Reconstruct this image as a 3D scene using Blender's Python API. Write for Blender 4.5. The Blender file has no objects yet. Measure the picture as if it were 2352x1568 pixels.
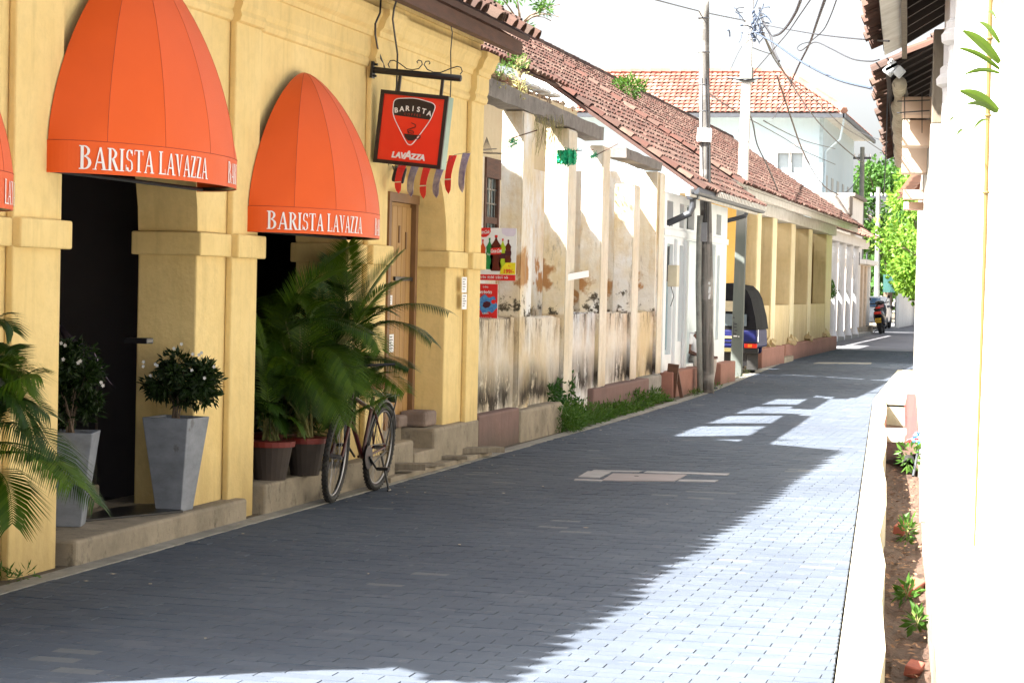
import bpy, math, random
import numpy as np
from mathutils import Vector, Matrix
random.seed(7); np.random.seed(7)
scene = bpy.context.scene
COL = scene.collection
# ---------------------------------------------------------------- camera
# picture measurements are in a 2352 x 1568 copy of the photograph, focal length 4800 of its pixels
FPX, TH, ROLL = 4800.0, math.radians(14.53), 0.023
PITCH = math.atan(128*math.cos(ROLL)/FPX)
fh = Vector((-math.sin(TH), math.cos(TH), 0)); rh = Vector((math.cos(TH), math.sin(TH), 0)); UP = Vector((0, 0, 1))
fwd = fh*math.cos(PITCH)-UP*math.sin(PITCH); u0 = UP*math.cos(PITCH)+fh*math.sin(PITCH)
cr = rh*math.cos(ROLL)+u0*math.sin(ROLL); cu = u0*math.cos(ROLL)-rh*math.sin(ROLL)
CAM = Vector((0, 0, 1.6))
cd = bpy.data.cameras.new('camera'); cam = bpy.data.objects.new('camera', cd); COL.objects.link(cam)
M = Matrix((cr, cu, -fwd)).transposed().to_4x4(); M.translation = CAM; cam.matrix_world = M
cd.sensor_width = 36; cd.lens = 36*FPX/2352; cd.clip_start = 0.1; cd.clip_end = 2000
scene.camera = cam
# ---------------------------------------------------------------- daylight
SUN = Vector((-0.68, -0.544, 1.0)).normalized()
world = bpy.data.worlds.new('World'); scene.world = world; world.use_nodes = True
wn = world.node_tree; bgn = wn.nodes['Background']
sky = wn.nodes.new('ShaderNodeTexSky'); sky.sky_type = 'NISHITA'; sky.sun_disc = False
sky.sun_elevation = math.asin(SUN.z); sky.sun_rotation = math.atan2(SUN.x, SUN.y) % (2*math.pi)
sky.dust_density = 5.0; sky.air_density = 1.0; sky.ozone_density = 0.6
bwn = wn.nodes.new('ShaderNodeRGBToBW'); wn.links.new(sky.outputs[0], bwn.inputs[0])   # thin bright cloud veil: the same sky, mostly drained of its blue
gn = wn.nodes.new('ShaderNodeMath'); gn.operation = 'MULTIPLY'; gn.inputs[1].default_value = 1.22; wn.links.new(bwn.outputs[0], gn.inputs[0])
mxn = wn.nodes.new('ShaderNodeMix'); mxn.data_type = 'RGBA'; mxn.inputs[0].default_value = 0.72; wn.links.new(sky.outputs[0], mxn.inputs[6]); wn.links.new(gn.outputs[0], mxn.inputs[7]); wn.links.new(mxn.outputs[2], bgn.inputs[0]); bgn.inputs[1].default_value = 0.052
sl = bpy.data.lights.new('sun', 'SUN'); sl.energy = 5.0; sl.angle = math.radians(0.55); sl.color = (1.0, 0.95, 0.87)
so = bpy.data.objects.new('sun', sl); COL.objects.link(so)
so.rotation_euler = SUN.to_track_quat('Z', 'Y').to_euler(); so.location = (0, 0, 20)
vs = scene.view_settings; vs.view_transform = 'Standard'; vs.look = 'None'; vs.gamma = 1; vs.use_curve_mapping = False
vs.exposure = 3.0
scene.cycles.max_bounces = 8; scene.cycles.diffuse_bounces = 5; scene.cycles.use_denoising = True
scene.cycles.sample_clamp_indirect = 8

# ---------------------------------------------------------------- measuring
def ray(x, y): return fwd+cr*((x-1176)/FPX)-cu*((y-784)/FPX)
def W(x, y, p, n):
    d = ray(x, y); n = Vector(n); t = (Vector(p)-CAM).dot(n)/d.dot(n); return CAM+d*t
def WX(x, y, X): return W(x, y, (X, 0, 0), (1, 0, 0))
def WY(x, y, Y): return W(x, y, (0, Y, 0), (0, 1, 0))
def WZ(x, y, Z=0.0): return W(x, y, (0, 0, Z), (0, 0, 1))

# ---------------------------------------------------------------- objects
def tag(o, label=None, cat=None, group=None, kind=None):
    if label: o['label'] = label
    if cat: o['category'] = cat
    if group: o['group'] = group
    if kind: o['kind'] = kind
    return o
def link(name, me, parent=None):
    o = bpy.data.objects.new(name, me); COL.objects.link(o)
    if parent is not None:
        o.parent = parent; o.matrix_parent_inverse = INV.get(parent.name, Matrix())
    return o
INV = {}
def thing(name, loc, label, cat, group=None):
    o = bpy.data.objects.new(name, None); o.empty_display_size = 0.1; COL.objects.link(o); o.location = loc
    INV[o.name] = Matrix.Translation(-Vector(loc))
    return tag(o, label, cat, group)
def dup(root, delta, label=None, rotz=0.0):
    r = root.copy(); COL.objects.link(r); r.location = root.location+Vector(delta); r.rotation_euler.z += rotz
    if label: r['label'] = label
    for ch in root.children:
        c = ch.copy(); COL.objects.link(c); c.parent = r
        for g in ch.children:
            d = g.copy(); COL.objects.link(d); d.parent = c
    return r

def R3(rx=0, ry=0, rz=0): return Matrix.Rotation(rz, 3, 'Z') @ Matrix.Rotation(ry, 3, 'Y') @ Matrix.Rotation(rx, 3, 'X')
class MB:
    def __init__(s): s.v = []; s.f = []
    def add(s, vs_, fs):
        b = len(s.v); s.v += [tuple(q) for q in vs_]; s.f += [tuple(i+b for i in f) for f in fs]; return s
    def box(s, x0, x1, y0, y1, z0, z1):
        return s.add([(x0, y0, z0), (x1, y0, z0), (x1, y1, z0), (x0, y1, z0), (x0, y0, z1), (x1, y0, z1), (x1, y1, z1), (x0, y1, z1)],
                     [(0, 3, 2, 1), (4, 5, 6, 7), (0, 1, 5, 4), (1, 2, 6, 5), (2, 3, 7, 6), (3, 0, 4, 7)])
    def obox(s, c, size, R=None, taper=1.0):
        c = Vector(c); hx, hy, hz = [q/2 for q in size]; out = []
        for dz in (-1, 1):
            t = taper if dz > 0 else 1.0
            for dx, dy in ((-1, -1), (1, -1), (1, 1), (-1, 1)):
                v = Vector((dx*hx*t, dy*hy*t, dz*hz)); out.append(c+(R @ v if R else v))
        return s.add(out, [(0, 3, 2, 1), (4, 5, 6, 7), (0, 1, 5, 4), (1, 2, 6, 5), (2, 3, 7, 6), (3, 0, 4, 7)])
    def prism(s, poly, d):
        n = len(poly); d = Vector(d); a = [Vector(q) for q in poly]; nn = Vector((0, 0, 0))
        for i in range(n): nn += a[i].cross(a[(i+1) % n])
        if nn.dot(d) > 0: a.reverse()
        return s.add(a+[q+d for q in a], [tuple(range(n)), tuple(range(2*n-1, n-1, -1))]+[(i, i+n, (i+1) % n+n, (i+1) % n) for i in range(n)])
    def face(s, pts): return s.add(pts, [tuple(range(len(pts)))])
    def tube(s, pts, r, n=8, cap=True):
        P = [Vector(q) for q in pts]; rr = r if isinstance(r, (list, tuple)) else [r]*len(P)
        b = len(s.v); prev = None
        for i, q in enumerate(P):
            t = (P[min(i+1, len(P)-1)]-P[max(i-1, 0)])
            if t.length < 1e-9: t = Vector((0, 0, 1))
            t.normalize()
            if prev is None:
                a = Vector((0, 0, 1)) if abs(t.z) < .9 else Vector((1, 0, 0)); e1 = t.cross(a).normalized()
            else: e1 = (prev-t*prev.dot(t)).normalized()
            prev = e1; e2 = t.cross(e1)
            for k in range(n):
                an = 2*math.pi*k/n; s.v.append(tuple(q+(e1*math.cos(an)+e2*math.sin(an))*rr[i]))
        for i in range(len(P)-1):
            for k in range(n):
                s.f.append((b+i*n+k, b+i*n+(k+1) % n, b+(i+1)*n+(k+1) % n, b+(i+1)*n+k))
        if cap:
            s.f.append(tuple(b+k for k in range(n-1, -1, -1))); e = b+(len(P)-1)*n; s.f.append(tuple(e+k for k in range(n)))
        return s
    def lathe(s, prof, c=(0, 0, 0), n=24, R=None):
        b = len(s.v); c = Vector(c)
        for (r, z) in prof:
            for k in range(n):
                an = 2*math.pi*k/n; v = Vector((r*math.cos(an), r*math.sin(an), z)); s.v.append(tuple(c+(R @ v if R else v)))
        for i in range(len(prof)-1):
            for k in range(n):
                s.f.append((b+i*n+k, b+i*n+(k+1) % n, b+(i+1)*n+(k+1) % n, b+(i+1)*n+k))
        s.f.append(tuple(b+k for k in range(n-1, -1, -1))); e = b+(len(prof)-1)*n; s.f.append(tuple(e+k for k in range(n)))
        return s
    def torus(s, c, R_, r, axis, n=36, m=8, a0=0, a1=2*math.pi):
        c = Vector(c); ax = Vector(axis).normalized(); e1 = ax.cross(Vector((0, 0, 1)))
        if e1.length < .1: e1 = Vector((1, 0, 0))
        e1.normalize(); e2 = ax.cross(e1); pts = [c+(e1*math.cos(a)+e2*math.sin(a))*R_ for a in np.linspace(a0, a1, n)]
        return s.tube(pts, r, m)
    def build(s, name, mat, parent=None, smooth=False, bevel=0.0, kind=None, label=None, segs=2):
        me = bpy.data.meshes.new(name); me.from_pydata(s.v, [], s.f); me.validate(); me.update()
        if smooth: me.polygons.foreach_set('use_smooth', [True]*len(me.polygons))
        me.materials.append(mat); o = link(name, me, parent)
        if bevel:
            m = o.modifiers.new('b', 'BEVEL'); m.width = bevel; m.segments = segs; m.limit_method = 'ANGLE'; m.angle_limit = 0.7
        if smooth == 'auto': 
            pass
        return tag(o, label, None, None, kind)
def box(name, mat, parent, *a, **k): return MB().box(*a).build(name, mat, parent, **k)
def solo(name, mb, mat, label, cat, group=None, **k):
    return tag(mb.build(name, mat, None, **k), label, cat, group)
def bez(p0, p1, p2, n=10):
    p0, p1, p2 = Vector(p0), Vector(p1), Vector(p2); return [p0*(1-t)**2+p1*2*t*(1-t)+p2*t*t for t in np.linspace(0, 1, n)]
def sag(p0, p1, d, n=14):
    p0, p1 = Vector(p0), Vector(p1); return [p0.lerp(p1, t)-UP*(4*d*t*(1-t)) for t in np.linspace(0, 1, n)]

# ---------------------------------------------------------------- materials
class NT:
    def __init__(s, name):
        s.m = bpy.data.materials.new(name); s.m.use_nodes = True; s.t = s.m.node_tree; s.b = s.t.nodes['Principled BSDF']
    def n(s, kind, **k):
        x = s.t.nodes.new('ShaderNode'+kind)
        for a, v in k.items(): setattr(x, a, v)
        return x
    def l(s, a, b): s.t.links.new(a, b)
    def pos(s, sc=(1, 1, 1), coord='Position'):
        if coord == 'Position': src = s.n('NewGeometry').outputs['Position']
        else: src = s.n('TexCoord').outputs[coord]
        mp = s.n('Mapping'); mp.inputs['Scale'].default_value = sc; s.l(src, mp.inputs[0]); return mp.outputs[0]
    def noise(s, sc=(1, 1, 1), scale=1.0, detail=5, rough=.6, coord='Position', dist=0.0):
        x = s.n('TexNoise'); x.inputs['Scale'].default_value = scale; x.inputs['Detail'].default_value = detail
        x.inputs['Roughness'].default_value = rough; x.inputs['Distortion'].default_value = dist; s.l(s.pos(sc, coord), x.inputs[0]); return x.outputs[0]
    def ramp(s, src, a, b, v0=0.0, v1=1.0):
        x = s.n('MapRange'); x.inputs[1].default_value = a; x.inputs[2].default_value = b; x.inputs[3].default_value = v0; x.inputs[4].default_value = v1
        s.l(src, x.inputs[0]); return x.outputs[0]
    def math(s, op, a, b=None):
        x = s.n('Math', operation=op)
        for i, q in enumerate((a, b)):
            if q is None: continue
            if isinstance(q, (int, float)): x.inputs[i].default_value = q
            else: s.l(q, x.inputs[i])
        return x.outputs[0]
    def mix(s, fac, a, b, mode='MIX'):
        x = s.n('Mix', data_type='RGBA', blend_type=mode)
        for i, q in ((0, fac), (6, a), (7, b)):
            if isinstance(q, (int, float)): x.inputs[i].default_value = q
            elif isinstance(q, (tuple, list)): x.inputs[i].default_value = (*q[:3], 1)
            else: s.l(q, x.inputs[i])
        return x.outputs[2]
    def z(s):
        x = s.n('SeparateXYZ'); s.l(s.n('NewGeometry').outputs['Position'], x.inputs[0]); return x.outputs[2]
    def bump(s, src, strength=.3, dist=.01):
        x = s.n('Bump'); x.inputs['Strength'].default_value = strength; x.inputs['Distance'].default_value = dist
        s.l(src, x.inputs['Height']); s.l(x.outputs[0], s.b.inputs['Normal'])
    def done(s, col, rough=.8, metal=0.0, spec=None):
        if isinstance(col, (tuple, list)): s.b.inputs['Base Color'].default_value = (*col[:3], 1)
        else: s.l(col, s.b.inputs['Base Color'])
        if isinstance(rough, (int, float)): s.b.inputs['Roughness'].default_value = rough
        else: s.l(rough, s.b.inputs['Roughness'])
        s.b.inputs['Metallic'].default_value = metal
        if spec is not None: s.b.inputs['Specular IOR Level'].default_value = spec
        return s.m
def plain(name, c1, c2=None, scale=6.0, rough=.8, bump=.15, bscale=60.0, bd=.004, metal=0.0, spec=None, stretch=(1, 1, 1), coord='Position'):
    k = NT(name); c2 = c2 or tuple(q*.8 for q in c1)
    col = k.mix(k.ramp(k.noise(stretch, scale, coord=coord), .35, .68), c1, c2)
    if bump: k.bump(k.noise(stretch, bscale, 4, coord=coord), bump, bd)
    return k.done(col, rough, metal, spec)
def plaster(name, c1, c2, grime=(.12, .10, .07), top=None, base_h=.5, base_amt=.5, blotch=.25, speck=.4):
    k = NT(name)
    col = k.mix(k.ramp(k.noise((1, 1, 1), 1.3, 6), .35, .65), c1, c2)
    fine = k.noise((1, 1, 1), 11, 6, .7)
    col = k.mix(k.ramp(fine, .45, .8, 0, blotch), col, tuple(q*.6 for q in c1))
    streak = k.noise((5, 5, .45), 2.4, 6, .65)
    col = k.mix(k.ramp(streak, .52, .8, 0, speck*.6), col, tuple(q*.62 for q in c2))
    h = k.math('ADD', k.z(), k.math('MULTIPLY', k.math('SUBTRACT', k.noise((3, 3, .8), 1.5, 6, .7), .5), 1.2*base_h))
    col = k.mix(k.ramp(h, base_h, 0, 0, base_amt), col, grime)
    k.bump(k.math('ADD', k.math('MULTIPLY', k.noise((1, 1, 1), 2.2, 3), 3.0), k.noise((1, 1, 1), 38, 5)), .35, .012)
    return k.done(col, .88, spec=.25)
def leaf(name, c1, c2, trans=.35, scale=3.0):
    k = NT(name); oi = k.n('ObjectInfo').outputs['Random']; isl = k.n('NewGeometry').outputs['Random Per Island']
    col = k.mix(k.ramp(isl, 0, 1), c1, c2); col = k.mix(k.ramp(k.noise((1, 1, 1), scale), .4, .65, 0, .5), col, tuple(q*.55 for q in c1))
    k.l(col, k.b.inputs['Base Color']); k.b.inputs['Roughness'].default_value = .45; k.b.inputs['Specular IOR Level'].default_value = .2
    tr = k.n('BsdfTranslucent'); k.l(k.mix(.5, col, (c2[0]*1.5, c2[1]*1.6, c2[2])), tr.inputs[0]); mx = k.n('MixShader'); mx.inputs[0].default_value = trans
    out = k.t.nodes['Material Output']; k.l(k.b.outputs[0], mx.inputs[1]); k.l(tr.outputs[0], mx.inputs[2]); k.l(mx.outputs[0], out.inputs[0]); return k.m

MY = plaster('yellow_limewash', (.76, .585, .27), (.70, .52, .22), grime=(.22, .15, .06), blotch=.35, speck=.8, base_h=.55, base_amt=.6)
MY2 = plaster('pale_yellow_wall', (.64, .52, .31), (.58, .46, .25), grime=(.20, .14, .08), base_h=1.0, base_amt=.75, speck=.9)
MW = plaster('white_wall', (.80, .80, .78), (.72, .72, .70), grime=(.45, .40, .34), base_h=.4, base_amt=.35)
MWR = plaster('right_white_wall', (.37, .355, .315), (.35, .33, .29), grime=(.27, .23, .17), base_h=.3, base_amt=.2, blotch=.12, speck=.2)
MY2P = plaster('cream_pier_lit_front', (.80, .70, .46), (.74, .62, .38), grime=(.20, .14, .08), base_h=1.0, base_amt=.7)  # lighter cream: the brighter light on the pier fronts put into the colour
MWC = plaster('white_column_paint', (.70, .70, .71), (.65, .65, .66), grime=(.42, .40, .37), base_h=.3, base_amt=.3, blotch=.1)
MBLUE = plaster('pale_blue_wall', (.44, .57, .66), (.47, .58, .66), base_h=.1, base_amt=.1, blotch=.1)
MCREAM = plaster('cream_wall', (.56, .47, .31), (.50, .40, .25), base_h=.1, base_amt=.1)
MPINK = plaster('dusty_pink_plinth', (.31, .155, .12), (.26, .13, .10), grime=(.09, .055, .045), base_h=.2, base_amt=.6)
MMAUVE = plaster('mauve_plinth', (.20, .125, .11), (.15, .10, .09), grime=(.05, .05, .035), base_h=.25, base_amt=.6, speck=1.0)
MBEIGE = plain('beige_board', (.62, .47, .36), (.55, .40, .30), rough=.7)
def ruinmat(name, c1, c2, topz=1.27):
    k = NT(name); z = k.z()
    col = k.mix(k.ramp(k.noise((1, 1, 1), .9, 4), .42, .6), c1, c2)
    col = k.mix(k.ramp(k.noise((1, 1, 1), 7, 7, .75), .5, .72, 0, .45), col, (.50, .43, .32))
    st = k.math('ADD', k.math('MULTIPLY', k.noise((5, 5, .5), 1.4, 8, .75), .5), k.math('MULTIPLY', k.noise((2.2, 2.2, 1.5), 1.6, 9, .75), .5)); st2 = k.noise((2.4, 2.4, 1.1), 1.3, 9, .78); big = k.noise((1, 1, .5), .8, 3)
    dado = k.ramp(z, topz+.03, topz)
    # faded ochre wash on the dado
    col = k.mix(k.math('MULTIPLY', k.ramp(k.noise((1.5, 1.5, .6), 1.1, 5, .6), .42, .6, 0, .35), dado), col, (.56, .44, .27))
    pt = k.noise((1.2, 1.2, 1.0), 1.35, 6, .6)
    zc_ = k.math('MULTIPLY', k.math('ABSOLUTE', k.math('SUBTRACT', z, 1.64)), .38); m = k.math('MULTIPLY', k.ramp(k.math('SUBTRACT', pt, zc_), .50, .545), k.ramp(z, 1.28, 1.30))
    col = k.mix(m, col, (.36, .18, .07))
    zd_ = k.math('MULTIPLY', k.math('SUBTRACT', z, 1.28), .35); m = k.math('MULTIPLY', k.ramp(k.math('SUBTRACT', k.noise((1, 1, 1), 2.9, 8, .8), zd_), .51, .55), k.ramp(z, 1.275, 1.285))
    col = k.mix(m, col, (.055, .048, .035))
    m = k.math('MULTIPLY', k.ramp(st, .44, .58), k.math('MULTIPLY', k.ramp(z, .25, topz, .12, 1.0), dado))
    m = k.math('MULTIPLY', m, k.ramp(big, .36, .6, .1, 1)); col = k.mix(k.math('MULTIPLY', m, .8), col, (.22, .115, .045))
    m = k.math('MULTIPLY', k.ramp(k.noise((4, 4, 1.2), 1.7, 10, .8), .51, .56), k.math('MULTIPLY', k.ramp(z, .95, topz), dado))
    col = k.mix(k.math('MULTIPLY', m, .85), col, (.05, .032, .018))
    h = k.math('ADD', z, k.math('MULTIPLY', k.math('SUBTRACT', st, .5), .9))
    m = k.math('MULTIPLY', k.ramp(st2, .38, .45), k.math('MULTIPLY', k.ramp(h, .85, .5), k.ramp(h, .28, .42)))
    m = k.math('MULTIPLY', m, k.ramp(big, .38, .5, .25, 1)); col = k.mix(k.math('MULTIPLY', m, .97), col, (.022, .016, .010))
    m = k.math('MULTIPLY', k.ramp(st, .48, .62, 0, .7), k.ramp(z, 1.28, 1.9)); col = k.mix(m, col, (.55, .40, .20))
    m = k.math('MULTIPLY', k.ramp(k.noise((3, 3, .7), 1.9, 9, .78), .56, .63, 0, .7), k.ramp(z, 1.26, 1.5)); col = k.mix(m, col, (.30, .25, .19))
    k.bump(k.math('ADD', k.math('MULTIPLY', k.noise((1, 1, 1), 2.5, 4), 3.5), k.noise((1, 1, .6), 30, 6, .7)), .5, .015)
    return k.done(col, .9, spec=.2)
MRW = None
MRP = plaster('cream_pier_plaster', (.68, .64, .55), (.60, .52, .38), grime=(.14, .09, .05), base_h=.6, base_amt=.7, blotch=.6, speck=1.3)
MR = ruinmat('weathered_cream_plaster', (.68, .66, .61), (.64, .57, .43))
MRW = ruinmat('patchy_white_plaster', (.68, .68, .67), (.66, .55, .36))
MRB = ruinmat('weathered_blue_grey_plaster', (.52, .56, .60), (.66, .64, .60))
MRC = ruinmat('weathered_yellow_plaster', (.60, .49, .30), (.66, .60, .48))
def concrete(name, c, dark=(.06, .055, .045), amt=.6, sc=3.0):
    k = NT(name); col = k.mix(k.ramp(k.noise((1, 1, 1), sc, 7, .7), .35, .7), c, tuple(q*.6 for q in c))
    col = k.mix(k.ramp(k.noise((1, 1, .6), sc*2.6, 7, .75), .56, .68, 0, amt), col, dark)
    k.bump(k.noise((1, 1, 1), 25, 7, .7), .6, .012); return k.done(col, .92, spec=.2)
MC = concrete('old_concrete', (.31, .265, .20), amt=.75); MFP = concrete('grimy_footpath', (.13, .11, .085), (.03, .027, .02), .9, 5); MCB = concrete('grey_beam_concrete', (.24, .22, .20), amt=1.0, sc=5)
MCL = concrete('kerb_concrete', (.30, .29, .26), amt=.35); MCR = concrete('right_kerb_concrete', (.50, .46, .36), (.20, .17, .07), .5)
MPOLE = concrete('pole_concrete', (.27, .28, .26), (.08, .08, .07), .4, 5)
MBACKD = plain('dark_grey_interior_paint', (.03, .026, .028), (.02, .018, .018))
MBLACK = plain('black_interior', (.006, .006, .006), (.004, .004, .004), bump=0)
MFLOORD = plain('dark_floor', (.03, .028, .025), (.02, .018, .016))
def tilemat(name, cols):
    k = NT(name); a = k.n('Math', operation='ADD'); k.l(k.n('ObjectInfo').outputs['Random'], a.inputs[0]); k.l(k.n('NewGeometry').outputs['Random Per Island'], a.inputs[1])
    fr = k.math('FRACT', a.outputs[0]); cr_ = k.n('ValToRGB'); k.l(fr, cr_.inputs[0]); el = cr_.color_ramp.elements
    el[0].color = (*cols[0], 1); el[1].color = (*cols[-1], 1)
    for i, c in enumerate(cols[1:-1]): e = el.new((i+1)/(len(cols)-1)); e.color = (*c, 1)
    col = k.mix(k.ramp(k.noise((1, 1, 1), 9, 6, .7), .5, .72, 0, .7), cr_.outputs[0], (.05, .035, .03))
    k.bump(k.noise((1, 1, 1), 50, 4), .3, .005); return k.done(col, .85, spec=.25)
MT = tilemat('aged_red_clay_tile', [(.070, .032, .025), (.095, .042, .032), (.050, .028, .023), (.14, .09, .07), (.062, .032, .026)])
MTO = tilemat('bright_orange_clay_tile', [(.20, .075, .055), (.26, .10, .075), (.15, .062, .048), (.32, .18, .14), (.22, .08, .06)])
MTW = tilemat('bleached_broken_tile', [(.50, .40, .28), (.38, .26, .17), (.50, .45, .38), (.36, .15, .08), (.30, .22, .16)])
MTD = tilemat('dark_mossy_tile', [(.06, .032, .025), (.085, .045, .033), (.05, .03, .025), (.075, .05, .038), (.10, .055, .042)])
MWOODD = plain('blackish_rafter_wood', (.022, .013, .010), (.014, .009, .007), 5, bump=.2); MDECK = plain('brown_under_tiles', (.075, .034, .026), (.05, .026, .02), 6); MWOOD = plain('dark_timber', (.11, .05, .03), (.07, .035, .022), 4, bump=.3, stretch=(1, 1, 6))  # MWOODD: darker copy of the dark timber, for right hand eave decks and rafters
MWOODG = plain('grey_timber', (.19, .16, .12), (.12, .10, .075), 5, stretch=(6, 6, 1), bump=.4)
MDOOR = plain('ochre_wooden_door', (.36, .20, .055), (.29, .15, .04), 3, rough=.55, stretch=(4, 4, .6), bump=.2)
MDOORF = plain('brown_door_frame', (.20, .10, .035), (.15, .075, .03), 4, rough=.6)
MBM = plain('black_painted_metal', (.012, .012, .014), (.009, .009, .01), rough=.35, bump=.05)
def awnm():
    k = NT('orange_red_canvas'); col = k.mix(k.ramp(k.noise((1, 1, 1), 1.6, 4), .3, .7), (.68, .098, .013), (.63, .088, .011))
    w = k.noise((1, 1, 1), 420, 2); k.bump(k.math('ADD', w, k.math('MULTIPLY', k.noise((1, 1, .5), 6, 2), 2.0)), .12, .004)
    k.b.inputs['Sheen Weight'].default_value = .06; k.b.inputs['Sheen Roughness'].default_value = .4
    return k.done(col, .55, spec=.22)
MAW = awnm(); MAWD = plain('canvas_seam', (.40, .05, .012), rough=.7); MLET = plain('white_lettering', (.72, .72, .72), (.70, .70, .70), rough=.6, bump=0)
MRED = plain('sign_red', (.72, .03, .008), (.66, .025, .007), 2, rough=.35, bump=0); MGREEN = plain('sign_side_green', (.16, .27, .20), (.26, .36, .30), 6, rough=.4, bump=.1)
MSB = plain('sign_black', (.015, .008, .008), rough=.4, bump=0); MSM = plain('sign_maroon', (.35, .03, .015), rough=.4, bump=0)
MCABLE = plain('cable_sheath', (.018, .019, .024), (.03, .03, .035), rough=.5, bump=0); MCABLEB = plain('blue_grey_cable', (.04, .06, .10), rough=.5, bump=0)
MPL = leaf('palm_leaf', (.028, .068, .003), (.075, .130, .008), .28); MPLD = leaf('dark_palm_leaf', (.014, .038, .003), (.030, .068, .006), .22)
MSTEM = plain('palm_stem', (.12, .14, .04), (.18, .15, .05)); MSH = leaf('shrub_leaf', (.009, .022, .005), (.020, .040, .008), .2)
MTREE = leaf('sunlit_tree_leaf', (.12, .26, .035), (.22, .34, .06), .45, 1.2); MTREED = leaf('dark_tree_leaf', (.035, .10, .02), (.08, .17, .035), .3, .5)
MWEED = leaf('weed_leaf', (.03, .085, .012), (.075, .15, .025), .3); MDRY = leaf('dry_weed', (.30, .27, .12), (.42, .38, .20), .3)
MBARK = plain('bark', (.14, .10, .07), (.09, .065, .045), 8, bump=.5); MFLOW = plain('white_petal', (.85, .85, .84), rough=.6, bump=0)
MPOT = plain('terracotta_pot', (.045, .032, .025), (.028, .02, .016), 5, bump=.3); MPOTR = plain('red_pot_rim', (.16, .014, .008), (.12, .012, .008), rough=.5)
def planterm():
    k = NT('grey_cement_planter'); col = k.mix(k.ramp(k.noise((1, 1, 2), 5, 6, .7), .35, .65), (.22, .24, .28), (.145, .16, .185))
    col = k.mix(k.ramp(k.noise((1, 1, 1), 6, 5), .62, .68, 0, .7), col, (.08, .08, .085)); k.bump(k.noise((1, 1, 1), 30, 5), .3, .006); return k.done(col, .6)
MPLANT = planterm()
MSOIL = plain('red_brown_soil', (.10, .052, .034), (.05, .028, .018), 9, bump=1.0, bscale=25, bd=.03)
MRUB = plain('tyre_rubber', (.015, .015, .015), (.022, .02, .018), rough=.75); MSTEEL = plain('bare_steel', (.30, .30, .31), rough=.4, metal=1, bump=0)
MBFR = plain('dark_red_enamel', (.06, .008, .008), (.045, .006, .006), rough=.4, bump=0); MBPK = plain('faded_pink_red_plastic', (.62, .13, .09), rough=.45)
MPAPER = plain('white_paper', (.80, .80, .80), (.74, .74, .76), rough=.6, bump=0); MINK = plain('printed_ink', (.03, .03, .04), rough=.6, bump=0)
MGLASS = plain('window_glass', (.12, .16, .17), (.20, .25, .26), 3, rough=.1, bump=0, spec=.8); MNET = plain('green_plastic_net', (.0, .38, .17), (.02, .30, .14), 14, rough=.5, bump=.6, bscale=40, bd=.01)
MDRAIN = plain('dark_grey_gutter', (.05, .055, .065), (.035, .04, .05), rough=.45); MFASC = plain('pale_fascia', (.66, .64, .60), (.5, .47, .42), 6)
def road_mat(name, gain=1.0):
    k = NT(name); a = k.math('FRACT', k.math('ADD', k.n('ObjectInfo').outputs['Random'], k.n('NewGeometry').outputs['Random Per Island']))
    g = lambda c: tuple(q*gain for q in c)
    col = k.mix(k.ramp(a, 0, 1), g((.061, .075, .099)), g((.075, .090, .114)))
    col = k.mix(k.ramp(a, .93, .95, 0, .35), col, g((.080, .095, .125)))
    col = k.mix(k.ramp(k.noise((1, .5, 1), .45, 5, .6), .42, .7, 0, .65), col, g((.038, .046, .066)))
    col = k.mix(k.ramp(k.noise((1, 1, 1), 1.7, 6, .7), .55, .75, 0, .6), col, g((.105, .115, .138)))
    col = k.mix(k.ramp(k.noise((1, 2.5, 1), 5, 6, .75), .63, .70, 0, .6), col, g((.24, .235, .23)))
    k.bump(k.noise((1, 1, 1), 120, 4), .5, .004); return k.done(col, .8, spec=.15)
MPAVE = road_mat('grey_paver'); MJOINT = plain('sand_joint', (.085, .095, .11), (.07, .08, .092), 20)
MGROUND = plain('packed_earth', (.20, .16, .11), (.14, .11, .08), .8)
MASPH = plain('far_street_surface', (.13, .13, .145), (.10, .10, .11), .7)
# ---------------------------------------------------------------- ground, road, kerbs, drain
def pw(y, pts):
    for (a, b), (c, d) in zip(pts, pts[1:]):
        if y <= c: return b+(d-b)*(y-a)/(c-a)
    return pts[-1][1]
KL = [(-2, -5.05), (25, -5.05), (32, -5.15), (46, -5.85), (66, -6.86), (86, -7.3), (134, -9.5), (260, -16)]
KR = [(-2, -.03), (32, -2.63), (45, -3.2), (46, -2.9), (60, -2.9), (260, -12)]
def kl(y): return pw(y, KL)
def kr(y): return pw(y, KR)
def wx(y): return .17-.0675*y
def strip(name, f0, f1, ys, z, mat, parent=None, kind='structure', th=0.0):
    mb = MB()
    for a, b in zip(ys, ys[1:]):
        if th: mb.prism([(f0(a), a, z-th), (f1(a), a, z-th), (f1(b), b, z-th), (f0(b), b, z-th)], (0, 0, th))
        else: mb.face([(f0(a), a, z), (f1(a), a, z), (f1(b), b, z), (f0(b), b, z)])
    o = mb.build(name, mat, parent); return tag(o, kind=kind) if kind else o
ys = [-2]+list(range(0, 60, 3))+[66, 75, 86, 100, 134, 260]
g = MB(); g.face([(-400, -60, -.06), (-.25, -60, -.06), (-.25, -2, -.06), (-.2, 0, -.06), (-2.62, 32, -.06), (-3, 45, -.06), (-3, 600, -.06), (-400, 600, -.06)])
g.face([(-.25, -60, -.06), (400, -60, -.06), (400, 600, -.06), (-3, 600, -.06), (-3, 45, -.06), (-2.62, 32, -.06), (wx(32), 32, -.06), (wx(0), 0, -.06), (-.2, -2, -.06)])
tag(g.build('ground', MGROUND), kind='structure')
road = strip('road', kl, kr, ys, -.0038, MJOINT)
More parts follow.
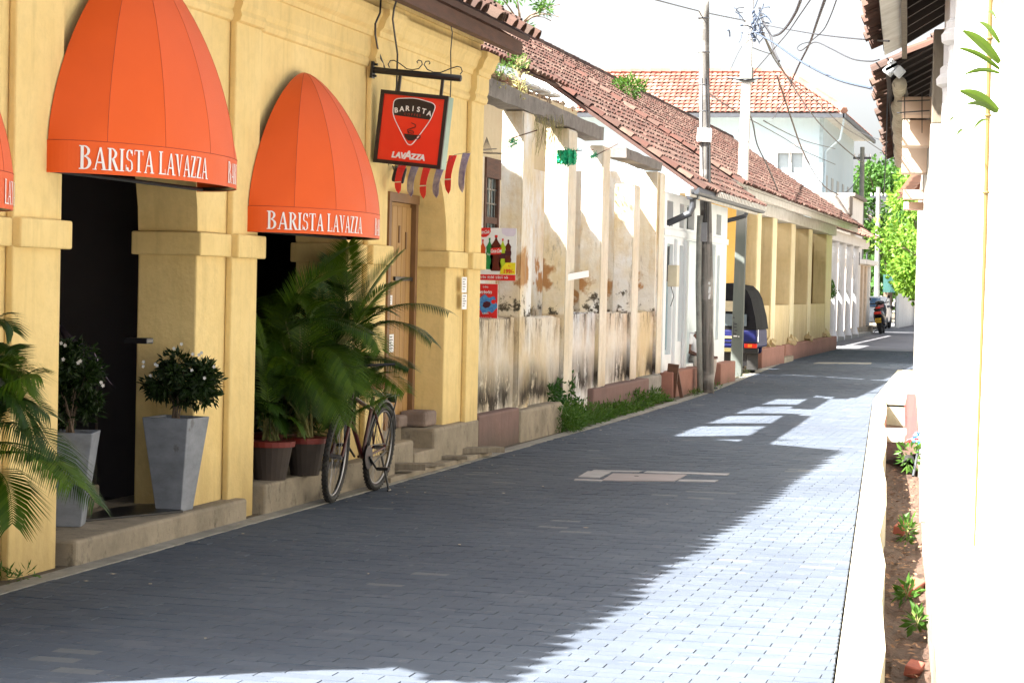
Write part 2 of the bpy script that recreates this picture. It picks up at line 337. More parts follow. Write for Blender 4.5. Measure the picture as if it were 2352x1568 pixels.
strip('far_street_surface', kl, kr, [60, 66, 75, 86, 100, 134, 260], 0, MASPH, road, None)
def paver_verts(x0, x1, y0, y1, z, c=.002, d=.007):
    return [(x0, y0, z-d), (x1, y0, z-d), (x1, y1, z-d), (x0, y1, z-d), (x0+c, y0+c, z), (x1-c, y0+c, z), (x1-c, y1-c, z), (x0+c, y1-c, z)]
PF = [(4, 5, 6, 7), (0, 1, 5, 4), (1, 2, 6, 5), (2, 3, 7, 6), (3, 0, 4, 7)]
pm = MB(); pm.add(paver_verts(-.0991, .0991, -.0482, .0482, 0), PF); pav0 = pm.build('paver', MPAVE, road); pave_me = pav0.data
field = MB(); npv = 0; first = True
r = 0; y = 6.4
while y < 60:
    x = kl(y)+.0; off = (r % 2)*.1; x0 = math.floor((x-off)/.2)*.2+off; xr = kr(y)
    while x0 < xr:
        a, b = max(x0+.0009, x+.002), min(x0+.1991, xr-.002)
        if b-a > .03:
            zz = random.gauss(0, .0012)
            if y > 8.5 and npv < 300 and b-a > .194 and -4.2+(y-8.5)*0 < x0:
                o = pav0 if first else link('paver', pave_me, road); first = False
                o.location = (x0+.1, y+.05, zz); o.rotation_euler = (random.gauss(0, .006), random.gauss(0, .004), random.gauss(0, .004)); npv += 1
            else: field.add(paver_verts(a, b, y+.0018, y+.0982, zz+.0025*(math.sin(a*1.9+y*.8)*math.sin(y*1.3-a))), PF)
        x0 += .2
    y += .1; r += 1
tag(field.build('paver_field', MPAVE, road), kind='stuff')
# manhole set in the paving: a pale slab with strips
def patch(name, mat, parent, pts, z=.006, th=.02):
    P = [WZ(a, b, z) for a, b in pts]; return MB().prism([(q.x, q.y, z-th) for q in P], (0, 0, th)).build(name, mat, parent)
mslab = plain('pinkish_cement_slab', (.23, .20, .205), (.18, .16, .165), 4, bump=.3); mgrey = plain('grey_cement_slab', (.27, .26, .27), (.20, .20, .21), 5)
mh = thing('manhole_cover', (-3.3, 17.4, 0), 'pale cement manhole slab framed by strips in the middle of the shaded paving', 'manhole')
patch('cover_slab', mslab, mh, [(1382, 1102), (1548, 1104), (1578, 1089), (1408, 1086)], .007)
patch('side_slab', mgrey, mh, [(1328, 1094), (1376, 1096), (1404, 1083), (1350, 1081)], .006)
patch('frame_strip', mgrey, mh, [(1358, 1081), (1466, 1083), (1478, 1080.4), (1364, 1078.4)]); patch('frame_strip', mgrey, mh, [(1478, 1084.5), (1668, 1090), (1676, 1086.5), (1486, 1081)])
patch('frame_strip', mgrey, mh, [(1318, 1101), (1380, 1103.5), (1390, 1101), (1322, 1098.5)]); patch('frame_strip', mgrey, mh, [(1556, 1103.5), (1640, 1105.5), (1650, 1102), (1562, 1100)])
MB().lathe([(.02, .008), (.02, .0095)], tuple(WZ(1462, 1095, 0)), 12).build('lifting_hole', MBLACK, mh)
dc = thing('drain_strip', tuple(WZ(1940, 833)), 'thin pale strip of concrete laid across the far paving', 'paving strip')
patch('slab', MCL, dc, [(1868, 834), (2000, 835), (2003, 832.5), (1880, 831.5)], .008)
lb = MB()
for k in range(260):
    y_ = random.uniform(8.6, 40); x_ = kl(y_)+abs(random.gauss(0, .9))*(.35 if k % 3 else 1.5)-.1; an = random.uniform(0, 6.28); L_ = random.uniform(.008, .022); d = Vector((math.cos(an), math.sin(an), 0))*L_; s_ = Vector((-d.y, d.x, .003))*.5; c = Vector((x_, y_, .008)); lb.face([c-d, c+s_, c+d, c-s_])
tag(lb.build('fallen_bits', plain('pale_litter', (.42, .38, .30), (.20, .14, .08), 40, bump=0)), kind='stuff')
# left kerb, footpath, right kerb
strip('kerb_left', lambda y: kl(y)-.13, kl, ys, .006, MCL, th=.05)
strip('footpath_left', lambda y: kl(y)-1.6, lambda y: kl(y)-.132, ys, .001, MFP)
ysr = [0, 3, 6, 8, 9.5, 11, 12.5, 14, 16, 18, 20, 22, 24, 26, 28, 30, 32]
def din(y): return kr(y)+.20+.018*math.sin(y*2.1)+.012*math.sin(y*5.3)
strip('kerb_right', lambda y: kr(y)+.012, din, ysr, .004, MCR, th=.40)
strip('drain_slab', lambda y: kr(y)+.012, lambda y: wx(y)-.002, [32, 36, 40, 45], .004, MCR, th=.1)
mb = MB(); yy = np.linspace(1, 32, 150); prev = None
for i, q in enumerate(yy):
    row = []
    for j in range(9):
        t = j/8; x = din(q)-.02+(wx(q)+.06-din(q))*t; row.append((x, q, -.36+.07*abs(t-.45)+random.uniform(-.02, .025)+.035*math.sin(q*1.7+t*3)))
    mb.v += row
for i in range(149):
    for j in range(8): mb.f.append((i*9+j, i*9+j+1, (i+1)*9+j+1, (i+1)*9+j))
tag(mb.build('drain_bed', MSOIL), kind='structure')
strip('drain_wall_right', lambda y: wx(y), lambda y: wx(y)+.1, ysr, -.002, MCR, th=.42)
box('drain_end_wall', MCR, None, kr(32)-.1, .5, 32.0, 32.15, -.5, -.065, kind='structure')
for a, b, l in ((24.2, 25.3, 'pale concrete slab bridging the drain beside the red painted block'), ):
    s = MB().prism([(kr(a)+.19, a, -.09), (wx(a)-.004, a, -.09), (wx(b)-.004, b, -.09), (kr(b)+.19, b, -.09)], (0, 0, .097))
    solo('drain_cover_slab', s, MCR, l, 'slab', bevel=.008)

# ---------------------------------------------------------------- clay tiles
def tile_mesh(name, mat, L=.34, w=.085, segs=5, t=.013, flat=.75):
    v = []; 
    for yy_, ww in ((0, w*1.08), (L, w*.88)):
        for rr in (ww, ww-t):
            for k in range(segs+1):
                an = math.pi*k/segs; v.append((math.cos(an)*rr, yy_, math.sin(an)*rr*flat))
    n = segs+1; f = []
    for k in range(segs):
        f.append((k, k+1, 2*n+k+1, 2*n+k)); f.append((n+k+1, n+k, 3*n+k, 3*n+k+1)); f.append((k+1, k, n+k, n+k+1)); f.append((2*n+k, 2*n+k+1, 3*n+k+1, 3*n+k))
    me = bpy.data.meshes.new(name); me.from_pydata(v, [], f); me.materials.append(mat); me.update(); return me
def instances(parent, me, mats, name, limit=300, key=None):
    mats = sorted(mats, key=key or (lambda m: (m.translation-CAM).length))
    for m in mats[:limit]:
        o = link(name, me, parent); o.matrix_basis = m if parent.name in INV else (parent.matrix_basis.inverted() @ m if False else m)
    rest = mats[limit:]
    if rest:
        V = np.array([q.co[:] for q in me.vertices]); F = [tuple(p.vertices) for p in me.polygons]; n = len(V)
        vv = np.vstack([V @ np.array(m.to_3x3()).T+np.array(m.translation) for m in rest]); ff = [tuple(i+k*n for i in f) for k in range(len(rest)) for f in F]
        m2 = bpy.data.meshes.new(name+'_field'); m2.from_pydata(vv.tolist(), [], ff); m2.materials.append(me.materials[0])
        tag(link(name+'_field', m2, parent), kind='stuff')
def roof(parent, e, r, y0, y1, tm, deckmat=None, pitch=.17, course=.27, jitter=.012, limit=300, drop=None, thick=.05, ridge=True, ends=True, axis='y'):
    # e, r = (x, z) of eave and ridge; the slope runs between them and the roof along y
    ex, ez = e; rx, rz = r; sl_ = math.hypot(rx-ex, rz-ez); d = Vector((rx-ex, 0, rz-ez))/sl_; nrm = Vector((-d.z, 0, d.x)) if d.x > 0 else Vector((d.z, 0, -d.x))
    deck = MB().prism([(ex, y0, ez), (rx, y0, rz), (rx-nrm.x*thick, y0, rz-nrm.z*thick), (ex-nrm.x*thick, y0, ez-nrm.z*thick)], (0, y1-y0, 0)).build('roof', MDECK, parent)
    INV[deck.name] = Matrix()   # tiles are laid in world space below the deck part
    base = Matrix((Vector((0, 1, 0)).cross(d) if False else d.cross(nrm), d, nrm)).transposed().to_4x4()
    inv = (INV.get(parent.name, Matrix()).inverted()) if False else Matrix()
    mats = []
    nc = int((y1-y0)/pitch); nr = int(sl_/course)+1
    for i in range(nc):
        yc = y0+(i+.5)*pitch; jj = random.gauss(0, jitter*.6)
        for k in range(nr):
            s = -.10+k*course+random.gauss(0, jitter)+jj
            if s+.3 > sl_+.12: continue
            if drop and drop(yc, s): continue
            p = Vector((ex, yc, ez))+d*s+nrm*(.03+random.uniform(0, .006))
            m = base.copy(); m = m @ Matrix.Rotation(random.gauss(0, .02), 4, 'Z') @ Matrix.Rotation(-.045, 4, 'X'); m.translation = p; mats.append(m)
    instances(deck, tm, mats, 'roof_tile', limit)
    if ridge:
        rm = MB(); q = y0
        while q < y1:
            rm.tube([(rx, q, rz+.03), (rx, q+.36, rz+.045+random.uniform(0, .01))], [.11, .10], 8); q += .34
        rm.build('ridge', tm.materials[0], deck)
    return deck
T_MAIN = tile_mesh('roof_tile', MT); T_DARK = tile_mesh('roof_tile', MTD, .34, .085); T_EAVE = tile_mesh('roof_tile', MTD, .36, .078, flat=1.0); T_OR = tile_mesh('roof_tile', MTO, .36, .12, 4, flat=.45); T_BR = tile_mesh('broken_tile', MTW, .30, .09)

# ---------------------------------------------------------------- yellow arcaded cafe
XF, XB, XP = -5.30, -5.71, -5.25
yb = thing('arcaded_shop', (-5.5, 12, 0), 'yellow arcaded cafe building with round arches, square pillars and moulded cornice', 'building')
OPEN = [(7.5, 9.5), (10.42, 12.40), (13.32, 15.28), (16.15, 18.03)]
PIL = [(6.2, 7.5, 7.0), (9.5, 10.42, 9.88), (12.40, 13.32, 12.87), (15.28, 16.15, 15.68), (18.03, 19.02, 18.6)]
for a, b, p in PIL:
    q = MB().box(XB, XF, a, b, -.05, 1.90); q.build('pillar', MY, yb, bevel=.012)
    box('pilaster', MY, yb, XF+.001, XP, p, b, -.05, 3.30, bevel=.012)
    c = MB().box(XB-.03, XF+.045, a-.045, p-.0, 1.745, 1.895); c.box(XB-.03, XP+.045, p+.0-.0, b+.045, 1.742, 1.898) if b < 19 else c.box(XB-.03, XP+.045, p, b+.03, 1.742, 1.898)
    c.build('capital', MY, yb, bevel=.012)
for (a, b), hi in zip(OPEN, (1, 1, 1, 1)):
    rr_ = (b-a)/2; cy = (a+b)/2; n = 20; mb = MB(); ar = [(cy-rr_*math.cos(math.pi*i/n), 1.90+rr_*math.sin(math.pi*i/n)) for i in range(n+1)]
    for (ya, za), (yb_, zb) in zip(ar, ar[1:]):
        mb.add([(XF, ya, za), (XF, yb_, zb), (XF, yb_, 3.3), (XF, ya, 3.3), (XB, ya, za), (XB, yb_, zb), (XB, yb_, 3.3), (XB, ya, 3.3)], [(0, 1, 2, 3), (7, 6, 5, 4), (0, 4, 5, 1)])
    mb.build('arch', MY, yb)
for a, b, p in PIL: box('wall', MY, yb, XB, XF, a, b, 1.90, 3.30)
box('wall', MY, yb, XB, XF, 6.2, 19.02, 3.30, 4.02)
def cornice(y0, y1, dx):
    pr = [(0, 3.29), (.018, 3.30), (.03, 3.335), (.018, 3.37), (.022, 3.375), (.035, 3.41), (.035, 3.53), (.05, 3.535), (.055, 3.575), (.085, 3.60), (.105, 3.66), (.13, 3.70), (.13, 3.745), (.05, 3.76), (0, 3.78)]
    mb = MB(); pp = [(XF+dx+a, y0, z) for a, z in pr]; mb.prism([(XF-.02, y0, 3.29)]+pp+[(XF-.02, y0, 3.78)], (0, y1-y0, 0)); return mb
e = 6.2
for a, b, p in PIL:
    if p > e: cornice(e, p, .0).build('cornice', MY, yb)
    cornice(p, b, .055).build('cornice', MY, yb); e = b
box('wall_cap', MY, yb, XF+.002, XF+.03, 6.2, 19.02, 3.86, 3.90)
# interior
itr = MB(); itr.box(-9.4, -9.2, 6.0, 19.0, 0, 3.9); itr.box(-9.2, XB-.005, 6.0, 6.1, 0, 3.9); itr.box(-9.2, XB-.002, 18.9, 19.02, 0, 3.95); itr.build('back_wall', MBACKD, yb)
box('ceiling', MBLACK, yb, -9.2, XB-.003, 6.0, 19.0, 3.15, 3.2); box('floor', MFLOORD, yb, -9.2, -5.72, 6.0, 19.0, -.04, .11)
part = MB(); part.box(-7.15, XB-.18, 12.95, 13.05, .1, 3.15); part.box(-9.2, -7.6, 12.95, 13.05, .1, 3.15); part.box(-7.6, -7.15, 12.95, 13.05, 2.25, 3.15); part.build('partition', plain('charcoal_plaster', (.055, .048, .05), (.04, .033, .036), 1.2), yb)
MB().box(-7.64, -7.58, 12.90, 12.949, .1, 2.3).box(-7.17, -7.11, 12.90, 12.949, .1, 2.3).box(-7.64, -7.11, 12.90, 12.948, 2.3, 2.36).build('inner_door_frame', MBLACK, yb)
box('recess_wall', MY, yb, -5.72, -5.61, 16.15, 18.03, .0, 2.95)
# wooden door in the third bay
dr = MB(); door = MB().box(-5.609, -5.575, 17.10, 17.80, .33, 2.30).build('door', MDOOR, yb)
INV[door.name] = Matrix()
for k in range(5):
    a = 17.115+k*.137; box('plank', MDOOR, door, -5.575, -5.562, a, a+.128, .36, 2.27, bevel=.003)
box('lock_bar', MBM, door, -5.561, -5.54, 17.3, 17.85, 1.62, 1.655); box('hinge', MDOORF, door, -5.562, -5.553, 17.42, 17.45, 1.95, 2.1); box('hinge', MDOORF, door, -5.562, -5.553, 17.62, 17.65, 1.9, 2.05)
MB().box(-5.609, -5.52, 17.80, 17.87, .33, 2.30).box(-5.609, -5.52, 17.03, 17.10, .33, 2.30).box(-5.609, -5.515, 17.02, 17.88, 2.301, 2.38).build('door_frame', MDOORF, yb)
# steps and platforms (one body with the house)
box('platform', MC, yb, -5.95, -5.17, 10.50, 13.02, -.05, .145, bevel=.02); box('inner_step', MC, yb, -6.4, -5.80, 10.45, 12.1, .1, .29, bevel=.015)
box('platform', MC, yb, -6.0, -5.17, 13.36, 16.25, -.05, .21, bevel=.02); box('platform', MC, yb, -5.609, -5.21, 16.255, 16.88, -.05, .28, bevel=.025)
box('landing', MC, yb, -5.609, -5.20, 16.885, 17.50, -.05, .165, bevel=.015); box('upper_step', MC, yb, -5.609, -5.215, 17.505, 18.56, -.05, .335, bevel=.025); box('upper_step', MC, yb, -5.609, -5.52, 16.3, 17.504, .0, .34, bevel=.012); box('pillar_foot', MC, yb, -5.4, -5.236, 18.565, 19.03, -.05, .33, bevel=.02)
box('raised_path', MC, yb, -5.3, -5.09, 15.9, 19.0, -.05, .045, bevel=.01)
# roof over it
rf = roof(yb, (-4.90, 3.96), (-9.6, 6.9), 5.93, 19.35, T_EAVE, MWOOD, course=.26, pitch=.2, jitter=.035)
fz = box('eave_beam', MWOOD, yb, -5.02, -4.94, 6.0, 19.2, 3.78, 3.90)
rb = MB()
for k in range(16):
    a = 6.4+k*.84; d = Vector((-4.7, 0, 2.94)).normalized(); rb.prism([(-4.95, a, 3.90), (-4.95, a, 3.82), (-5.6, a, 4.23), (-5.6, a, 4.32)], (0, .06, 0))
rb.build('rafter', MWOOD, yb, kind='stuff')
box('gable_wall', MY, yb, -9.6, XB, 18.8, 19.0, 3.2, 4.0)
# ---------------------------------------------------------------- lettering
def proj(p):
    v = Vector(p)-CAM; z = v.dot(fwd); return (1176+FPX*v.dot(cr)/z, 784-FPX*v.dot(cu)/z)
def textobj(txt, size, org, xd, ud, mat, parent, name='lettering', shear=0.0, off=0.0, align='CENTER', sx=1.0, ext=.0012, space=1.0):
    c = bpy.data.curves.new('t', 'FONT'); c.body = txt; c.size = size; c.shear = shear; c.offset = off; c.align_x = align; c.extrude = ext/2; c.space_character = space
    c.resolution_u = 3; t = bpy.data.objects.new('t', c); COL.objects.link(t); bpy.context.view_layer.update()
    me = bpy.data.meshes.new_from_object(t.evaluated_get(bpy.context.evaluated_depsgraph_get())); bpy.data.objects.remove(t); bpy.data.curves.remove(c)
    me.name = name; me.materials.clear(); me.materials.append(mat)
    xd = Vector(xd).normalized(); ud = Vector(ud).normalized(); m = Matrix((xd*sx, ud, xd.cross(ud))).transposed().to_4x4(); m.translation = Vector(org)
    me.transform(m); return link(name, me, parent)
def arc(cx, cy, rx, ry, qx, qy, a0, a1, n=14, dx=0, dy=0):
    A = [math.radians(a0+(a1-a0)*i/n) for i in range(n+1)]
    o = [(cx+rx*math.cos(a), cy+ry*math.sin(a)) for a in A]; i_ = [(cx+dx+qx*math.cos(a), cy+dy+qy*math.sin(a)) for a in A]
    return [[o[k], o[k+1], i_[k+1], i_[k]] for k in range(n)]
def rc(x0, y0, x1, y1): return [[(x0, y0), (x1, y0), (x1, y1), (x0, y1)]]
def vsub(x0, y0, x1, y1, n=4): return [[(x0+(x1-x0)*i/n, y0), (x0+(x1-x0)*(i+1)/n, y0), (x0+(x1-x0)*(i+1)/n, y1), (x0+(x1-x0)*i/n, y1)] for i in range(n)]
GL = {
 'I': (.34, rc(.10, 0, .25, 1)+rc(.02, 0, .33, .045)+rc(.02, .955, .33, 1)),
 'B': (.66, rc(.10, 0, .25, 1)+rc(.02, 0, .30, .045)+rc(.02, .955, .30, 1)+arc(.27, .77, .29, .23, .15, .185, -90, 90)+arc(.28, .28, .35, .28, .19, .235, -90, 90)),
 'R': (.68, rc(.10, 0, .25, 1)+rc(.02, 0, .33, .045)+rc(.02, .955, .30, 1)+arc(.27, .75, .32, .25, .17, .205, -90, 90)+[[(.26, .52), (.42, .52), (.70, 0), (.52, 0)]]+rc(.52, 0, .76, .04)),
 'A': (.74, [[(.08, 0), (.15, 0), (.43, 1), (.36, 1)], [(.36, 1), (.46, 1), (.72, 0), (.55, 0)]]+rc(.20, .30, .60, .36)+rc(0, 0, .22, .04)+rc(.48, 0, .80, .04)),
 'S': (.54, arc(.28, .745, .23, .255, .10, .205, 20, 270, 16, -.02)+arc(.27, .27, .24, .27, .11, .215, -160, 90, 16, .02)+[[(.44, .72), (.48, .72), (.48, .98), (.44, .98)], [(.04, .02), (.08, .02), (.08, .30), (.04, .30)]]),
 'T': (.64, rc(.25, 0, .40, 1)+rc(.16, 0, .49, .045)+vsub(.02, .95, .63, 1)+rc(.02, .78, .055, 1)+rc(.595, .78, .63, 1)),
 'L': (.58, rc(.10, 0, .25, 1)+rc(.02, .955, .33, 1)+vsub(.02, 0, .56, .05)+rc(.525, 0, .56, .24)),
 'V': (.70, [[(.04, 1), (.22, 1), (.42, 0), (.34, 0)], [(.60, 1), (.66, 1), (.42, 0), (.36, 0)]]+rc(-.03, .96, .27, 1)+rc(.50, .96, .73, 1)),
 'Z': (.58, vsub(.05, .95, .55, 1)+vsub(.03, 0, .56, .05)+[[(.37, .97), (.55, .97), (.21, .03), (.03, .03)]]+rc(.05, .80, .085, 1)+rc(.525, 0, .56, .22)),
 ' ': (.30, [])}
def wrap_text(txt, s0, size, f, parent, mat, sx=.86, big=True):
    mb = MB(); s = s0; k = 0
    for wi, word in enumerate(txt.split(' ')):
        for ci, ch in enumerate(word):
            w, polys = GL[ch]; sc = size*(1.05 if (ci == 0 and big) else 1.0)
            for q in polys:
                k += 1; P = [f(s+u*sc*sx, v*sc, .0045+.0005*(k % 7)) for u, v in q]; mb.face(P); 
            s += (w+.05)*sc*sx
        s += .30*size
    mb.build('lettering', mat, parent); return s
def awning(c, a, b, z0, zt, label, starts, size):
    t = thing('awning', (XF, c, z0), label, 'awning', 'orange dome awnings over the arches'); XA = XP+.006
    def pt(phi, r=1.0): return (XA+b*r*math.sin(phi), c-a*r*math.cos(phi))
    N = 72; ph = [math.pi*i/N for i in range(N+1)]; cum = [0]
    for i in range(N):
        p, q = pt(ph[i]), pt(ph[i+1]); cum.append(cum[-1]+math.hypot(q[0]-p[0], q[1]-p[1]))
    def at(s):
        s = max(0, min(cum[-1]-1e-6, s)); i = int(np.searchsorted(cum, s))-1; i = max(0, i); u = (s-cum[i])/(cum[i+1]-cum[i]); return ph[i]+(ph[i+1]-ph[i])*u
    vh = .175; zc = z0+vh
    mb = MB()
    for p, q in zip(ph, ph[1:]):
        A, B_ = pt(p), pt(q); mb.face([(A[0], A[1], z0), (B_[0], B_[1], z0), (B_[0], B_[1], zc), (A[0], A[1], zc)]); A2, B2 = pt(p, .985), pt(q, .985)
        mb.face([(A2[0], A2[1], z0), (A2[0], A2[1], zc), (B2[0], B2[1], zc), (B2[0], B2[1], z0)]); mb.face([(A[0], A[1], z0), (A2[0], A2[1], z0), (B2[0], B2[1], z0), (B_[0], B_[1], z0)])
    mb.build('valance', MAW, t)
    ribs = [math.radians(d) for d in (0, 33, 62, 90, 118, 147, 180)]
    def prof(h): return max(0.0, (1-h**1.6))**.66
    H = zt-zc; rows = [0, .04, .09]+list(np.linspace(.15, .9, 13))+[.94, .97, .99, 1.0]
    for r0, r1 in zip(ribs, ribs[1:]):
        mb = MB(); m = 9
        for h in rows:
            R_ = prof(h); bl = min(1, h/.12)*.92; E0, E1 = pt(r0, R_), pt(r1, R_)
            for j in range(m+1):
                u = j/m; S_ = pt(r0+(r1-r0)*u, R_); ch = (E0[0]+(E1[0]-E0[0])*u, E0[1]+(E1[1]-E0[1])*u)
                mb.v.append((S_[0]*(1-bl)+ch[0]*bl, S_[1]*(1-bl)+ch[1]*bl, zc+H*h))
        for i in range(len(rows)-1):
            for j in range(m): mb.f.append((i*(m+1)+j, i*(m+1)+j+1, (i+1)*(m+1)+j+1, (i+1)*(m+1)+j))
        mb.build('canopy_panel', MAW, t, smooth=True)
    sm = MB()
    for r_ in ribs[1:-1]: sm.tube([(pt(r_, prof(h))[0], pt(r_, prof(h))[1], zc+H*h) for h in rows[:-1]], .0018, 5)
    sm.tube([(*pt(p), zc) for p in ph], .0022, 4); sm.build('seam', MAWD, t)
    rt = MB(); A, B_ = pt(0), pt(math.pi)
    for q in (A, B_): rt.face([(XF+.002, q[1], z0), (q[0], q[1], z0), (q[0], q[1], zc), (XF+.002, q[1], zc)])
    rt.build('return_strip', MAW, t)
    fr = MB(); fr.tube([(*pt(p, .965), z0+.015) for p in ph], .013, 6); fr.tube([(*pt(0, .96), z0+.012), (*pt(math.pi, .96), z0+.012)], .013, 6)
    for r_ in ribs[1:-1]: fr.tube([(*pt(r_, .95*prof(h)), zc+H*h*.97) for h in rows[:-2:3]], .009, 5)
    fr.build('frame', MBM, t)
    def f(s, v, w):
        p = at(s); x, y = pt(p, 1.0); nx, ny = math.sin(p)*a, -math.cos(p)*b; l_ = math.hypot(nx, ny); return (x+nx/l_*w, y+ny/l_*w, z0+.022+v)
    def s_at(D):
        for k in range(400):
            s = cum[-1]*k/400; q = f(s, 0, 0)
            if proj(q)[0] >= D: return s
        return cum[-1]*.55
    for D, txt in starts:
        s0 = s_at(D) if D > 0 else -D; e_ = wrap_text(txt, s0, size, f, t, MLET)
        print('AWN', label[:20], txt, D, 'end D', proj(f(e_, 0, 0))[0], 'len', cum[-1])
    wrap_text('BARISTA LAVAZZA', e_ + 9, size, f, t, MLET) if False else None
    return t
awning(8.45, 1.07, .485, 1.91, 3.09, 'orange awning at the left picture edge, only its right side showing', [(-.36, 'LAVAZZA'), (-1.10, 'BARISTA'), (-1.78, 'LAVAZZA')], .112)
awning(11.30, 1.07, .485, 2.15, 3.47, 'large orange dome awning over the doorway with the planters', [(178, 'BARISTA LAVAZZA'), (521, 'BARI')], .121)
awning(14.14, 1.02, .485, 1.92, 3.09, 'orange dome awning above the palms and bicycle', [(610, 'BARISTA LAVAZZA'), (859, 'BAR')], .116)

# ---------------------------------------------------------------- hanging sign
sg = thing('hanging_sign', (-5.25, 15.7, 3.27), 'square red coffee sign hanging from a black bracket with scrolls', 'sign')
SR = Matrix.Rotation(.095, 3, 'Y'); SO = Vector((-5.25, 15.68, 3.27))
def S(x, y, z): return tuple(SO+SR @ Vector((x, y, z)))
MB().obox(S(.005, 0, 0), (.02, .075, .13), SR).tube([S(.012, 0, .045), S(.04, 0, .045)], .01, 6).tube([S(.012, 0, -.045), S(.04, 0, -.045)], .01, 6).build('wall_plate', MBM, sg)
MB().tube([S(.01, 0, 0), S(.73, 0, 0), S(.735, 0, 0)], [.026, .026, .018], 12).build('bracket_bar', MBM, sg, smooth=False)
MB().obox(S(.235, 0, -.085), (.022, .022, .14), SR).obox(S(.585, 0, -.085), (.022, .022, .14), SR).build('hanger', MBM, sg)
sc_ = MB()
def scroll(c0, r0, a0, a1, sgn=1): return [S(c0[0]+sgn*r0*(1-.62*i/16)*math.cos(a0+(a1-a0)*i/16), 0, c0[1]+r0*(1-.62*i/16)*math.sin(a0+(a1-a0)*i/16)) for i in range(17)]
sc_.tube([S(.14, 0, .03), S(.125, 0, .055), S(.14, 0, .085), S(.17, 0, .09), S(.22, 0, .07), S(.28, 0, .035), S(.33, 0, .03), S(.38, 0, .045), S(.405, 0, .08), S(.395, 0, .105), S(.37, 0, .11), S(.358, 0, .095), S(.368, 0, .085)], .0045, 6)
sc_.tube([S(.72, 0, .03), S(.735, 0, .055), S(.72, 0, .085), S(.69, 0, .09), S(.64, 0, .07), S(.56, 0, .03), S(.50, 0, .028), S(.45, 0, .045), S(.42, 0, .08), S(.43, 0, .105), S(.455, 0, .11), S(.467, 0, .095), S(.457, 0, .085)], .0045, 6)
sc_.build('scrollwork', MBM, sg)
bx0, bx1, bz0, bz1 = .10, .645, -.715, -.15
bc = ((bx0+bx1)/2, (bz0+bz1)/2); MB().obox(S(bc[0], .075, bc[1]), (bx1-bx0, .15, bz1-bz0), SR).build('sign_box', MGREEN, sg)
fr = MB()
for cx, cz, w_, h_ in ((bc[0], bz1-.011, bx1-bx0+.012, .03), (bc[0], bz0+.011, bx1-bx0+.012, .03), (bx0+.009, bc[1], .03, bz1-bz0), (bx1-.009, bc[1], .03, bz1-bz0)):
    fr.obox(S(cx, -.003, cz), (w_, .03 if w_ > .1 else .026, h_), SR)
fr.build('frame', MSB, sg)
MB().obox(S(bc[0], -.001, bc[1]), (bx1-bx0-.03, .01, bz1-bz0-.03), SR).build('sign_face', MRED, sg)
xd, ud = SR @ Vector((1, 0, 0)), SR @ Vector((0, 0, 1))
def sp(u, v, w=-.010): return S(bx0+.02+u*(bx1-bx0-.04), w, bz1-.02-v*(bz1-bz0-.04))
def rounded(pts, n=6):
    out = []
    for i in range(len(pts)):
        p0, p1, p2 = Vector(pts[i-1]), Vector(pts[i]), Vector(pts[(i+1) % len(pts)]); r_ = .3; out += bez(p1.lerp(p0, r_), p1, p1.lerp(p2, r_), n)
    return out
shield = rounded([(.17, .07), (.52, .03), (.87, .09), (.80, .34), (.55, .73), (.47, .73), (.18, .32)])
MB().face([sp(p.x, p.y, -.0085) for p in [Vector((a[0], a[1])) for a in shield]]).build('shield_edge', MLET, sg) if False else None
pts3 = [sp(a[0], a[1], -.009) for a in shield]; MB().tube(pts3+[pts3[0]], .0038, 5).build('shield_outline', MLET, sg)
top = [a for a in shield if a[1] < .345]; 
hi = sorted([a for a in shield if a[1] <= .34], key=lambda a: math.atan2(a[1]-.2, a[0]-.5)); MB().face([sp(a[0], a[1], -.0072) for a in hi]).build('shield_top', MSB, sg)
for i, ch in enumerate('BARISTA'):
    u = .235+i*.088; an = .10*(i-3)*.55; xx = xd*math.cos(an)-ud*math.sin(an); uu = ud*math.cos(an)+xd*math.sin(an)
    textobj(ch, .055, sp(u, .225+.006*(i-3)**2*.9-.0, -.0078), xx, uu, MLET, sg, off=.0014)
textobj('COFFEE', .027, sp(.50, .30, -.0078), xd, ud, MSM, sg, space=1.7)
textobj('R', .016, sp(.925, .12, -.0078), xd, ud, MSM, sg)
cp = MB(); cup = [(.40, .575), (.62, .575), (.605, .62), (.57, .655), (.545, .668), (.475, .668), (.45, .655), (.415, .62)]
cp.face([sp(a, b, -.008) for a, b in cup]); cp.tube([sp(.61, .585, -.010), sp(.66, .575, -.010), (sp(.67, .60, -.010)), sp(.645, .63, -.010), sp(.60, .632, -.010)], .0042, 5)
cp.tube([sp(.52, .56, -.010), sp(.46, .545, -.010), sp(.45, .51, -.010), sp(.51, .485, -.010), sp(.57, .46, -.010), sp(.57, .425, -.010), sp(.50, .405, -.010)], .0034, 5)
cp.tube([sp(.47, .57, -.010), sp(.46, .54, -.010), sp(.50, .515, -.010), sp(.55, .53, -.010), sp(.55, .555, -.010), sp(.51, .56, -.010)], .003, 5); cp.build('cup_emblem', MSB, sg)
for i, (ch, s_) in enumerate(zip('LAVAZZA', (.062, .062, .062, .092, .062, .062, .062))):
    u = .275+i*.074+(.014 if i > 3 else 0)-(.010 if i < 3 else 0); textobj(ch, s_, sp(u, .94 if i != 3 else .945, -.0078), xd, ud, MLET, sg, off=.0035, shear=.15)
